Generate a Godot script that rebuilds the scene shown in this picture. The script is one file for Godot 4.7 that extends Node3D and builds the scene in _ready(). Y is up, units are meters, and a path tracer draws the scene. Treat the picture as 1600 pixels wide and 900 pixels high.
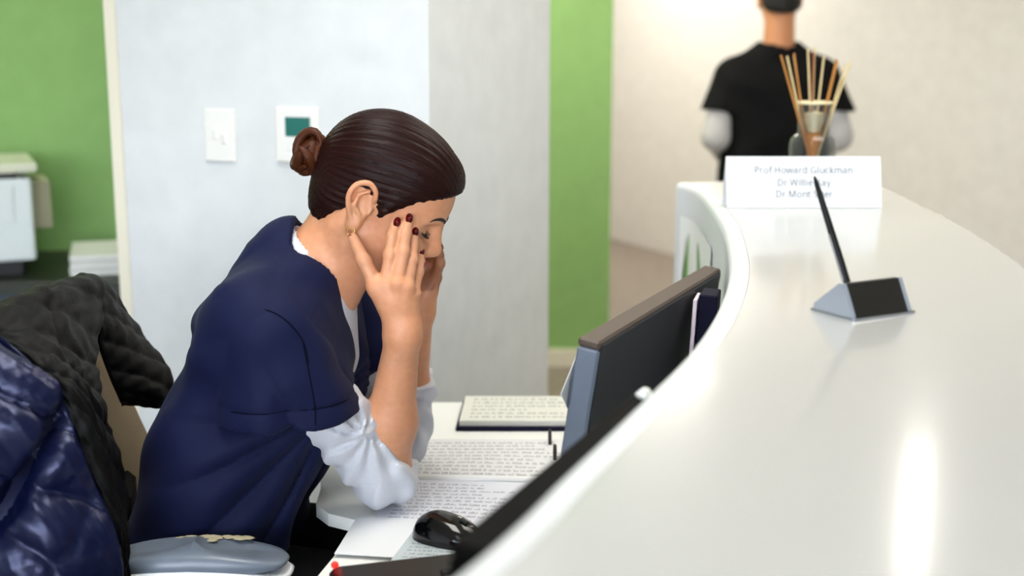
extends Node3D
# A reception desk: a woman in a navy scrub top rests her face in her hands at a curved white counter.

var M := {}
var taken := {}
var jobs: Array = []

func _ready():
	# ---------- camera, sky, exposure, large lights
	var cam := Camera3D.new()
	cam.name = "camera"
	var ca := CameraAttributesPhysical.new()
	ca.frustum_focal_length = 53.33
	ca.frustum_focus_distance = 1.86
	ca.exposure_aperture = 3.1
	cam.attributes = ca
	cam.fov = 25.36
	cam.near = 0.05
	cam.far = 60.0
	cam.position = Vector3(0, 1.445, 0)
	cam.rotation_degrees = Vector3(-11.03, 0, 0)
	add_child(cam)
	cam.current = true

	var we := WorldEnvironment.new()
	we.name = "world"
	var env := Environment.new()
	env.background_mode = Environment.BG_SKY
	var sky := Sky.new()
	var sm := ProceduralSkyMaterial.new()
	sm.sky_top_color = Color(0.72, 0.78, 0.88)
	sm.sky_horizon_color = Color(0.94, 0.95, 0.96)
	sm.ground_horizon_color = Color(0.70, 0.72, 0.72)
	sm.ground_bottom_color = Color(0.45, 0.46, 0.45)
	sm.sky_energy_multiplier = SKY_E
	sm.ground_energy_multiplier = SKY_E * 0.8
	sky.sky_material = sm
	env.sky = sky
	env.tonemap_mode = Environment.TONE_MAPPER_LINEAR
	env.tonemap_exposure = EXPO
	env.sdfgi_enabled = true
	env.ssao_enabled = true
	env.ssil_enabled = true
	we.environment = env
	add_child(we)

	make_materials()
	lights()
	setting()
	queue_people()
	run_jobs()
	counter()
	desk()
	monitors()
	desk_things()
	counter_things()
	wall_things()
	back_office()
	chair()
	commit_people()
	jacket()

const SKY_E := 4.2
const EXPO := 0.78

# ---------------------------------------------------------------- lights
func lights():
	ceiling_panel(Vector3(-0.30, 2.7, -1.5), Vector2(0.6, 1.2), 0.0, Color(1.0, 0.99, 0.97), 3.4, "square white ceiling light panel above the seated woman")
	ceiling_panel(Vector3(-0.7, 2.7, 0.8), Vector2(0.6, 1.2), 0.0, Color(1.0, 0.99, 0.97), 0.7, "white ceiling light panel behind the camera over the counter")
	ceiling_panel(Vector3(1.66, 2.7, -5.0), Vector2(0.12, 1.6), -0.325, Color(1.0, 0.97, 0.93), 0.45, "narrow warm ceiling light panel over the hallway")
	ceiling_panel(Vector3(1.0, 2.7, -2.6), Vector2(1.0, 1.0), 0.0, Color(1.0, 0.97, 0.92), 2.6, "square ceiling light panel over the near end of the hallway")
	ceiling_panel(Vector3(-0.48, 2.7, -4.70), Vector2(0.6, 0.6), 0.0, Color(1.0, 0.97, 0.92), 8.0, "square ceiling light panel in front of the green hallway wall")
	ceiling_panel(Vector3(0.55, 2.7, -7.9), Vector2(1.2, 1.8), 0.0, Color(1.0, 0.975, 0.94), 6.6, "small warm ceiling light panel far down the hallway")
	ceiling_panel(Vector3(-1.9, 2.7, -3.92), Vector2(0.6, 0.5), 0.0, Color(1.0, 0.98, 0.92), 1.5, "small ceiling light panel in the green back office")

func ceiling_panel(at: Vector3, size: Vector2, turn: float, col: Color, energy: float, label: String):
	var t: Node3D = thing("ceiling_light", label, "ceiling light", at, turn, "")
	var fr := SurfaceTool.new()
	fr.begin(Mesh.PRIMITIVE_TRIANGLES)
	var w := size.x * 0.5
	var l := size.y * 0.5
	box(fr, Vector3(0, -0.008, l + 0.012), Vector3(size.x + 0.05, 0.016, 0.024))
	box(fr, Vector3(0, -0.008, -l - 0.012), Vector3(size.x + 0.05, 0.016, 0.024))
	box(fr, Vector3(w + 0.012, -0.008, 0), Vector3(0.024, 0.016, size.y))
	box(fr, Vector3(-w - 0.012, -0.008, 0), Vector3(0.024, 0.016, size.y))
	obj("frame", fr, M.white_metal, t)
	var df := SurfaceTool.new()
	df.begin(Mesh.PRIMITIVE_TRIANGLES)
	box(df, Vector3(0, -0.004, 0), Vector3(size.x, 0.008, size.y))
	var em := StandardMaterial3D.new()
	em.albedo_color = Color(0.9, 0.9, 0.9)
	em.emission_enabled = true
	em.emission = col
	em.emission_energy_multiplier = 1.2
	obj("diffuser", df, em, t)
	var al := AreaLight3D.new()
	al.name = "panel_light"
	al.area_size = size
	al.light_color = col
	al.light_energy = energy
	al.shadow_enabled = true
	al.area_range = 30.0
	t.add_child(al, true)
	al.position = Vector3(0, -0.02, 0)
	al.rotation_degrees = Vector3(-90, 0, 0)

# ---------------------------------------------------------------- materials
func mat(name: String, c: Color, rough := 0.6, metal := 0.0) -> StandardMaterial3D:
	var m := StandardMaterial3D.new()
	m.resource_name = name
	m.albedo_color = c
	m.roughness = rough
	m.metallic = metal
	M[name] = m
	return m

func noise_tex(freq: float, lo: Color, hi: Color, size := 256, sd := 1, kind := FastNoiseLite.TYPE_SIMPLEX_SMOOTH, oct := 3, sx := 1.0, sy := 1.0) -> ImageTexture:
	var n := FastNoiseLite.new()
	n.seed = sd
	n.noise_type = kind
	n.frequency = freq
	n.fractal_octaves = oct
	var im := Image.create(size, size, false, Image.FORMAT_RGB8)
	var tau_s := TAU / size
	var rr := size / TAU
	for y in size:
		for x in size:
			# torus mapping in x keeps it seamless along x, a blend does along y
			var ax := cos(x * tau_s) * rr * sx
			var az := sin(x * tau_s) * rr * sx
			var v := n.get_noise_3d(ax, az, y * sy)
			var v2 := n.get_noise_3d(ax, az, (y - size) * sy)
			var k := float(y) / size
			var s: float = clampf(lerpf(v, v2, k) * 0.75 + 0.5, 0, 1)
			im.set_pixel(x, y, lo.lerp(hi, s))
	return ImageTexture.create_from_image(im)

func normal_tex(src: ImageTexture, scale: float) -> ImageTexture:
	var im: Image = src.get_image().duplicate()
	im.bump_map_to_normal_map(scale)
	return ImageTexture.create_from_image(im)

func tri(m: StandardMaterial3D, s: float):
	m.uv1_triplanar = true
	m.uv1_world_triplanar = true
	m.uv1_scale = Vector3(s, s, s)

func make_materials():
	var plaster := noise_tex(0.03, Color(0.95, 0.95, 0.95), Color(1, 1, 1), 256, 3)
	var fine := noise_tex(0.16, Color(0.86, 0.86, 0.86), Color(1, 1, 1), 256, 5)
	var fine_n := normal_tex(fine, 2.0)
	for d in [["wall_white", Color(0.885, 0.90, 0.90)], ["wall_cream", Color(0.935, 0.925, 0.90)], ["wall_green", Color(0.575, 0.735, 0.45)], ["ceiling", Color(0.93, 0.93, 0.92)], ["wall_grey", Color(0.80, 0.80, 0.78)]]:
		var w := mat(d[0], d[1], 0.75)
		w.albedo_texture = plaster
		tri(w, 1.3)
		w.metallic_specular = 0.3
	var fl := mat("floor", Color(0.60, 0.55, 0.50), 0.5)
	fl.albedo_texture = noise_tex(0.05, Color(0.8, 0.8, 0.8), Color(1, 1, 1), 256, 8)
	tri(fl, 1.1)
	mat("trim_cream", Color(0.92, 0.90, 0.82), 0.5)
	mat("white_metal", Color(0.9, 0.9, 0.9), 0.4)
	mat("white_plastic", Color(0.90, 0.91, 0.90), 0.35)
	mat("switch_white", Color(0.93, 0.93, 0.91), 0.35)
	var ct := mat("counter_top", Color(0.77, 0.775, 0.765), 0.19)
	ct.metallic_specular = 0.55
	ct.clearcoat_enabled = true
	ct.clearcoat = 0.45
	ct.clearcoat_roughness = 0.09
	mat("counter_body", Color(0.85, 0.865, 0.87), 0.4)
	mat("desk_top", Color(0.93, 0.935, 0.91), 0.35)
	mat("black_plastic", Color(0.025, 0.025, 0.027), 0.45)
	mat("black_gloss", Color(0.02, 0.02, 0.022), 0.12)
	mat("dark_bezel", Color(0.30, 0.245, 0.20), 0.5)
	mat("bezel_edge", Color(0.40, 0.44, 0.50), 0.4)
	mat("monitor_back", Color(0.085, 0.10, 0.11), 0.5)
	mat("screen", Color(0.02, 0.02, 0.025), 0.15)
	mat("paper", Color(0.93, 0.93, 0.91), 0.85)
	mat("paper_edge", Color(0.84, 0.84, 0.82), 0.9)
	mat("card_white", Color(0.87, 0.885, 0.895), 0.6)
	mat("ink", Color(0.27, 0.29, 0.35), 0.8)
	mat("navy_cover", Color(0.07, 0.07, 0.15), 0.6)
	mat("chrome", Color(0.75, 0.77, 0.80), 0.15, 1.0)
	mat("steel", Color(0.62, 0.65, 0.69), 0.35, 0.35)
	mat("pen_black", Color(0.025, 0.025, 0.04), 0.25)
	mat("pen_base", Color(0.075, 0.07, 0.055), 0.4)
	mat("teal_screen", Color(0.10, 0.42, 0.38), 0.25)
	var bm := mat("black_matte", Color(0.020, 0.018, 0.016), 0.7)
	bm.metallic_specular = 0.2
	mat("grey_pad", Color(0.42, 0.46, 0.51), 0.33)
	mat("worn_foam", Color(0.72, 0.68, 0.55), 0.9)
	mat("arm_white", Color(0.90, 0.91, 0.92), 0.35)
	mat("cabinet_blue", Color(0.23, 0.29, 0.36), 0.5)
	mat("cabinet_top", Color(0.13, 0.15, 0.11), 0.5)
	mat("printer_white", Color(0.86, 0.89, 0.89), 0.4)
	mat("printer_cream", Color(0.83, 0.84, 0.75), 0.45)
	mat("printer_tan", Color(0.66, 0.64, 0.54), 0.5)
	mat("reed", Color(0.74, 0.50, 0.21), 0.6)
	mat("reed_pale", Color(0.86, 0.78, 0.58), 0.6)
	mat("reed_red", Color(0.55, 0.28, 0.15), 0.6)
	mat("cream_band", Color(0.90, 0.86, 0.70), 0.5)
	var gl := mat("glass", Color(0.22, 0.23, 0.22, 0.38), 0.04)
	gl.transparency = BaseMaterial3D.TRANSPARENCY_ALPHA
	var pane := mat("window_glass", Color(0.95, 0.98, 0.98, 0.05), 0.02)
	pane.transparency = BaseMaterial3D.TRANSPARENCY_ALPHA
	var oil := mat("oil", Color(0.80, 0.50, 0.12), 0.1)
	oil.metallic_specular = 0.6
	var plast := mat("clear_sleeve", Color(0.55, 0.62, 0.62), 0.2)
	plast.metallic_specular = 0.6
	var tp := mat("chair_mesh", Color(0.60, 0.53, 0.42), 0.85)
	tp.albedo_texture = fine
	tri(tp, 14.0)
	mat("gold", Color(0.85, 0.68, 0.40), 0.25, 1.0)
	# people
	var sk := mat("skin", Color(0.85, 0.605, 0.45), 0.48)
	sk.albedo_texture = noise_tex(0.05, Color(0.93, 0.90, 0.88), Color(1, 1, 1), 256, 11)
	tri(sk, 6.0)
	sk.subsurf_scatter_enabled = true
	sk.subsurf_scatter_strength = 0.12
	var sk2 := mat("skin_tan", Color(0.78, 0.54, 0.38), 0.5)
	sk2.metallic_specular = 0.4
	mat("lips", Color(0.66, 0.33, 0.30), 0.4)
	mat("nail_red", Color(0.36, 0.03, 0.07), 0.18)
	mat("lash", Color(0.03, 0.02, 0.02), 0.7)
	mat("brow", Color(0.14, 0.08, 0.06), 0.8)
	var streak := noise_tex(0.045, Color(0.45, 0.40, 0.40), Color(1, 1, 1), 512, 21, FastNoiseLite.TYPE_SIMPLEX_SMOOTH, 4, 0.16, 3.2)
	var hr := mat("hair", Color(0.175, 0.075, 0.062), 0.42)
	hr.albedo_texture = streak
	hr.normal_enabled = true
	hr.normal_texture = normal_tex(streak, 5.0)
	hr.normal_scale = 0.5
	hr.metallic_specular = 0.24
	var hb := mat("hair_bun", Color(0.38, 0.20, 0.095), 0.42)
	hb.albedo_texture = streak
	hb.normal_enabled = true
	hb.normal_texture = hr.normal_texture
	hb.normal_scale = 0.8
	hb.metallic_specular = 0.3
	var sh := mat("short_hair", Color(0.06, 0.04, 0.03), 0.6)
	sh.albedo_texture = fine
	tri(sh, 20.0)
	var weave := noise_tex(0.22, Color(0.80, 0.80, 0.80), Color(1, 1, 1), 256, 31, FastNoiseLite.TYPE_SIMPLEX, 2)
	var weave_n := normal_tex(weave, 2.0)
	for d in [["scrub_navy", Color(0.050, 0.084, 0.235), 0.72], ["white_knit", Color(0.90, 0.91, 0.94), 0.8], ["black_cloth", Color(0.022, 0.022, 0.028), 0.8], ["grey_knit", Color(0.80, 0.79, 0.78), 0.85]]:
		var c := mat(d[0], d[1], d[2])
		c.albedo_texture = weave
		c.normal_enabled = true
		c.normal_texture = weave_n
		c.normal_scale = 0.35
		tri(c, 22.0)
		c.rim_enabled = true
		c.rim = 0.2
		c.metallic_specular = 0.3
	M["black_cloth"].rim = 0.0
	var js := mat("jacket_blue", Color(0.036, 0.070, 0.215), 0.33, 0.40)
	js.metallic_specular = 0.5
	js.normal_enabled = true
	js.normal_texture = normal_tex(noise_tex(0.05, Color(0, 0, 0), Color(1, 1, 1), 256, 41), 7.0)
	js.normal_scale = 0.06
	tri(js, 7.0)
	var jl := mat("jacket_black", Color(0.015, 0.0135, 0.0125), 0.6)
	jl.metallic_specular = 0.3
	jl.normal_enabled = true
	jl.normal_texture = js.normal_texture
	jl.normal_scale = 0.15
	tri(jl, 7.0)
	var sew := mat("seam_navy", Color(0.022, 0.032, 0.09), 0.8)
	sew.metallic_specular = 0.2
	M["navy_cover"].metallic_specular = 0.2
	mat("rubber", Color(0.03, 0.03, 0.03), 0.7)
	var bs := mat("binder_white", Color(0.90, 0.84, 0.88), 0.5)
	bs.metallic_specular = 0.4
	var led := mat("red_lamp", Color(0.8, 0.15, 0.12), 0.3)
	led.emission_enabled = true
	led.emission = Color(1.0, 0.16, 0.12)
	led.emission_energy_multiplier = 1.1

# ---------------------------------------------------------------- helpers
func numbered(called: String) -> String:
	if not taken.has(called):
		taken[called] = 0
		return called
	taken[called] += 1
	return "%s_%03d" % [called, taken[called]]

func thing(called: String, label: String, category: String, at := Vector3.ZERO, turn := 0.0, group := "") -> Node3D:
	var o := Node3D.new()
	o.name = numbered(called)
	add_child(o)
	o.position = at
	o.rotation.y = turn
	o.set_meta("label", label)
	o.set_meta("category", category)
	if group != "":
		o.set_meta("group", group)
	return o

func obj(called: String, st: SurfaceTool, m: Material, parent: Node = null, at := Vector3.ZERO) -> MeshInstance3D:
	return put(called, st.commit(), m, parent, at)

func put(called: String, mesh: Mesh, m: Material, parent: Node = null, at := Vector3.ZERO) -> MeshInstance3D:
	var o := MeshInstance3D.new()
	o.name = numbered(called) if parent == null else called
	o.mesh = mesh
	o.material_override = m
	(self if parent == null else parent).add_child(o, true)
	o.position = at
	return o

func struct(called: String, st: SurfaceTool, m: Material, label := "") -> MeshInstance3D:
	var o := obj(called, st, m)
	o.set_meta("kind", "structure")
	if label != "":
		o.set_meta("label", label)
	return o

func tag(o: Node, label: String, category: String, group := ""):
	o.set_meta("label", label)
	o.set_meta("category", category)
	if group != "":
		o.set_meta("group", group)

func new_st() -> SurfaceTool:
	var st := SurfaceTool.new()
	st.begin(Mesh.PRIMITIVE_TRIANGLES)
	return st

func quad(st: SurfaceTool, a: Vector3, b: Vector3, c: Vector3, d: Vector3, uv := false):
	# a b c d counter-clockwise as seen from outside
	var n := (c - a).cross(b - a)
	n = -n.normalized()
	var vs := [a, c, b, a, d, c]
	var us := [Vector2(0, 1), Vector2(1, 0), Vector2(1, 1), Vector2(0, 1), Vector2(0, 0), Vector2(1, 0)]
	for i in 6:
		st.set_normal(n)
		st.set_uv(us[i])
		st.add_vertex(vs[i])

func box(st: SurfaceTool, c: Vector3, s: Vector3, b := Basis()):
	hexa(st, c, s, b, 0.0)

func hexa(st: SurfaceTool, c: Vector3, s: Vector3, b: Basis, bev: float):
	# a box with chamfered edges (bev 0: plain)
	var h := s * 0.5
	var P := func(x, y, z): return c + b * Vector3(x, y, z)
	if bev <= 0.0:
		for ax in 3:
			for sg in [-1.0, 1.0]:
				var u := Vector3.ZERO
				var v := Vector3.ZERO
				var w := Vector3.ZERO
				w[ax] = sg * h[ax]
				u[(ax + 1) % 3] = h[(ax + 1) % 3]
				v[(ax + 2) % 3] = h[(ax + 2) % 3] * sg
				quad(st, c + b * (w - u - v), c + b * (w + u - v), c + b * (w + u + v), c + b * (w - u + v))
		return
	var k := minf(bev, minf(h.x, minf(h.y, h.z)) * 0.95)
	for ax in 3:
		for sg in [-1.0, 1.0]:
			var i1 := (ax + 1) % 3
			var i2 := (ax + 2) % 3
			var u := Vector3.ZERO
			var v := Vector3.ZERO
			var w := Vector3.ZERO
			w[ax] = sg * h[ax]
			u[i1] = h[i1] - k
			v[i2] = (h[i2] - k) * sg
			quad(st, c + b * (w - u - v), c + b * (w + u - v), c + b * (w + u + v), c + b * (w - u + v))
	# edges
	for ax in 3:
		var i1 := (ax + 1) % 3
		var i2 := (ax + 2) % 3
		for s1 in [-1.0, 1.0]:
			for s2 in [-1.0, 1.0]:
				var l := Vector3.ZERO
				l[ax] = (h[ax] - k) * s1 * s2
				var p := Vector3.ZERO
				p[i1] = s1 * h[i1]
				p[i2] = s2 * (h[i2] - k)
				var q := Vector3.ZERO
				q[i1] = s1 * (h[i1] - k)
				q[i2] = s2 * h[i2]
				quad(st, c + b * (p - l), c + b * (q - l), c + b * (q + l), c + b * (p + l))
	for s1 in [-1.0, 1.0]:
		for s2 in [-1.0, 1.0]:
			for s3 in [-1.0, 1.0]:
				var a1 := Vector3(s1 * h.x, s2 * (h.y - k), s3 * (h.z - k))
				var a2 := Vector3(s1 * (h.x - k), s2 * h.y, s3 * (h.z - k))
				var a3 := Vector3(s1 * (h.x - k), s2 * (h.y - k), s3 * h.z)
				var n := (b * Vector3(s1, s2, s3)).normalized()
				var ord := [a1, a3, a2] if s1 * s2 * s3 > 0 else [a1, a2, a3]
				for q in ord:
					st.set_normal(n)
					st.set_uv(Vector2.ZERO)
					st.add_vertex(c + b * q)

func rbox(c: Vector3, s: Vector3, bev := 0.004, b := Basis()) -> SurfaceTool:
	var st := new_st()
	hexa(st, c, s, b, bev)
	return st

func tube(st: SurfaceTool, path: Array, radii: Array, segs := 12, closed := false, flat := 1.0, up := Vector3.UP):
	# swept round (or flattened) tube with capped ends; uv: u along, v around
	var n := path.size()
	var rings: Array = []
	var norms: Array = []
	var ln := 0.0
	var us: Array = []
	var side := Vector3.ZERO
	for i in n:
		var t: Vector3
		if closed:
			t = (path[(i + 1) % n] - path[(i + n - 1) % n]).normalized()
		else:
			t = (path[mini(i + 1, n - 1)] - path[maxi(i - 1, 0)]).normalized()
		if i == 0:
			side = t.cross(up)
			if side.length() < 0.05:
				side = t.cross(Vector3.RIGHT)
		side = (side - t * side.dot(t)).normalized()
		var o := t.cross(side).normalized()
		var r: float = radii[i] if radii.size() > 1 else radii[0]
		var ring := PackedVector3Array()
		var nr := PackedVector3Array()
		for k in segs:
			var a := TAU * k / segs
			ring.append(path[i] + side * cos(a) * r + o * sin(a) * r * flat)
			nr.append((side * cos(a) + o * sin(a) / flat).normalized())
		rings.append(ring)
		norms.append(nr)
		if i > 0:
			ln += (path[i] - path[i - 1]).length()
		us.append(ln)
	var last := n if closed else n - 1
	for i in last:
		var j := (i + 1) % n
		for k in segs:
			var k2 := (k + 1) % segs
			var idx := [[i, k], [j, k], [j, k2], [i, k], [j, k2], [i, k2]]
			for e in idx:
				st.set_normal(norms[e[0]][e[1]])
				var vv: float = float(e[1]) / segs
				if e[1] == 0 and k2 == 0 and (e[1] == k2):
					vv = 1.0
				st.set_uv(Vector2(us[e[0]] * 8.0, vv))
				st.add_vertex(rings[e[0]][e[1]])
	if not closed:
		for e in [0, n - 1]:
			var nn: Vector3 = (path[0] - path[1]).normalized() if e == 0 else (path[n - 1] - path[n - 2]).normalized()
			for k in segs:
				var k2 := (k + 1) % segs
				var tri3: Array = [path[e], rings[e][k], rings[e][k2]] if e == 0 else [path[e], rings[e][k2], rings[e][k]]
				for q in tri3:
					st.set_normal(nn)
					st.set_uv(Vector2.ZERO)
					st.add_vertex(q)

func lathe(st: SurfaceTool, prof: Array, segs := 24, at := Vector3.ZERO):
	# prof: Vector2(radius, y) from bottom to top, outside
	var n := prof.size()
	for i in n - 1:
		var p: Vector2 = prof[i]
		var q: Vector2 = prof[i + 1]
		var d := (q - p)
		var nn := Vector2(d.y, -d.x).normalized()
		for k in segs:
			var a0 := TAU * k / segs
			var a1 := TAU * (k + 1) / segs
			var vs := [[p, a0], [p, a1], [q, a1], [p, a0], [q, a1], [q, a0]]
			for e in vs:
				var pr: Vector2 = e[0]
				var a: float = e[1]
				st.set_normal(Vector3(nn.x * cos(a), nn.y, nn.x * sin(a)))
				st.set_uv(Vector2(a / TAU, pr.y))
				st.add_vertex(at + Vector3(pr.x * cos(a), pr.y, pr.x * sin(a)))

func prism(st: SurfaceTool, poly: PackedVector2Array, y0: float, y1: float, bev := 0.0):
	# polygon in (x, z), extruded upwards, chamfered at the top edge
	var pl := poly
	if Geometry2D.is_polygon_clockwise(pl):
		pl = poly.duplicate()
		pl.reverse()
	var top := pl
	if bev > 0.0:
		var off := Geometry2D.offset_polygon(pl, -bev)
		if off.size() == 1 and off[0].size() == pl.size():
			top = off[0]
			# align starts
			var best := 0
			for i in top.size():
				if top[i].distance_to(pl[0]) < top[best].distance_to(pl[0]):
					best = i
			var t2 := PackedVector2Array()
			for i in top.size():
				t2.append(top[(i + best) % top.size()])
			top = t2
		else:
			bev = 0.0
	var n := pl.size()
	for i in n:
		var a := pl[i]
		var b := pl[(i + 1) % n]
		var c := top[(i + 1) % n]
		var d := top[i]
		quad(st, Vector3(b.x, y0, b.y), Vector3(a.x, y0, a.y), Vector3(a.x, y1 - bev, a.y), Vector3(b.x, y1 - bev, b.y))
		if bev > 0.0:
			quad(st, Vector3(b.x, y1 - bev, b.y), Vector3(a.x, y1 - bev, a.y), Vector3(d.x, y1, d.y), Vector3(c.x, y1, c.y))
	for up in [true, false]:
		var pp := top if up else pl
		var ix := Geometry2D.triangulate_polygon(pp)
		for i in range(0, ix.size(), 3):
			var tri3 := [pp[ix[i]], pp[ix[i + 1]], pp[ix[i + 2]]]
			var area: float = (tri3[1] - tri3[0]).cross(tri3[2] - tri3[0])
			# clockwise seen from the front
			if (area < 0.0) == up:
				tri3.reverse()
			for q in tri3:
				st.set_normal(Vector3.UP if up else Vector3.DOWN)
				st.set_uv(q)
				st.add_vertex(Vector3(q.x, y1 if up else y0, q.y))

func smooth_path(pts: Array, per := 8, closed := false) -> Array:
	var out: Array = []
	var n := pts.size()
	var segs := n if closed else n - 1
	for i in segs:
		var p0 = pts[(i - 1 + n) % n] if closed else pts[maxi(i - 1, 0)]
		var p1 = pts[i]
		var p2 = pts[(i + 1) % n]
		var p3 = pts[(i + 2) % n] if closed else pts[mini(i + 2, n - 1)]
		for k in per:
			out.append(p1.cubic_interpolate(p2, p0, p3, float(k) / per))
	if not closed:
		out.append(pts[n - 1])
	return out

# ---------------------------------------------------------------- rounded bodies: a field of capsules and ellipsoids, meshed as surface nets
class Field:
	var kind := PackedByteArray()
	var op := PackedByteArray()
	var A := PackedVector3Array()
	var B := PackedVector3Array()
	var ra := PackedFloat32Array()
	var rb := PackedFloat32Array()
	var kk := PackedFloat32Array()
	var inv := PackedFloat32Array()
	var bas: Array[Basis] = []
	var bc := PackedVector3Array()
	var br := PackedFloat32Array()
	var disp : Callable
	var uvf : Callable

	func _add(k: int, o: int, a: Vector3, b: Vector3, r1: float, r2: float, sm: float, iv: float, bs: Basis, c: Vector3, r: float):
		kind.append(k)
		op.append(o)
		A.append(a)
		B.append(b)
		ra.append(r1)
		rb.append(r2)
		kk.append(sm)
		inv.append(iv)
		bas.append(bs)
		bc.append(c)
		br.append(r)

	func cap(a: Vector3, b: Vector3, r1: float, r2: float, sm := 0.02, o := 0):
		var d := b - a
		_add(0, o, a, d, r1, r2, sm, 1.0 / maxf(d.length_squared(), 1e-9), Basis(), (a + b) * 0.5, d.length() * 0.5 + maxf(r1, r2))

	func chain(pts: Array, rs: Array, sm := 0.01):
		for i in pts.size() - 1:
			cap(pts[i], pts[i + 1], rs[i], rs[i + 1], sm)

	func ell(c: Vector3, r: Vector3, rot := Basis(), sm := 0.02, o := 0):
		_add(1, o, c, r, 0, 0, sm, 0, rot.transposed(), c, maxf(r.x, maxf(r.y, r.z)))

	func plane(p: Vector3, n: Vector3, sm := 0.004, o := 2):
		# keeps (o 2) the side that the normal points away from
		_add(2, o, p, n.normalized(), 0, 0, sm, 0, Basis(), p, 1e6)

	func rbox(c: Vector3, h: Vector3, rot := Basis(), round := 0.01, sm := 0.01, o := 0):
		_add(3, o, c, h - Vector3(round, round, round), round, 0, sm, 0, rot.transposed(), c, h.length())

	func custom(f: int, c: Vector3, ax: Basis, p1: float, p2: float, sm: float, o: int):
		# 4: a V in the plane of ax.x, ax.y at c: |u| < p1 + p2 * v, in front of the plane along ax.z
		_add(f, o, c, Vector3.ZERO, p1, p2, sm, 0, ax.transposed(), c, 1e6)

	func cull(c: Vector3, r: float) -> PackedInt32Array:
		var L := PackedInt32Array()
		var any := false
		for i in kind.size():
			if op[i] == 0:
				if c.distance_to(bc[i]) - br[i] < r + 0.05:
					L.append(i)
					any = true
			elif any and (br[i] > 1e5 or c.distance_to(bc[i]) - br[i] < r + 0.05):
				L.append(i)
		if not any:
			L.clear()
		return L

	func ev(p: Vector3, L: PackedInt32Array) -> float:
		var d := 1e3
		for i in L:
			var e: float
			var k := kind[i]
			if k == 0:
				var pa := p - A[i]
				var t: float = clampf(pa.dot(B[i]) * inv[i], 0.0, 1.0)
				e = (pa - B[i] * t).length() - (ra[i] + (rb[i] - ra[i]) * t)
			elif k == 1:
				var q := (bas[i] * (p - A[i])) / B[i]
				var k0 := q.length()
				var k1 := (q / B[i]).length()
				e = k0 * (k0 - 1.0) / maxf(k1, 1e-6)
			elif k == 2:
				e = (p - A[i]).dot(B[i])
			elif k == 3:
				var q := (bas[i] * (p - A[i])).abs() - B[i]
				e = q.max(Vector3.ZERO).length() + minf(maxf(q.x, maxf(q.y, q.z)), 0.0) - ra[i]
			else:
				var q := bas[i] * (p - A[i])
				var w: float = ra[i] + rb[i] * q.y
				e = maxf((absf(q.x) - w) / sqrt(1.0 + rb[i] * rb[i]), -q.z)
			var s := kk[i]
			var o := op[i]
			if o == 0:
				var h: float = maxf(s - absf(d - e), 0.0)
				d = minf(d, e) - h * h * 0.25 / maxf(s, 1e-6)
			else:
				if o == 1:
					e = -e
				var h: float = maxf(s - absf(d - e), 0.0)
				d = maxf(d, e) + h * h * 0.25 / maxf(s, 1e-6)
		if disp.is_valid():
			d += disp.call(p, d)
		return d

	func all() -> PackedInt32Array:
		var L := PackedInt32Array()
		for i in kind.size():
			L.append(i)
		return L

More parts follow.
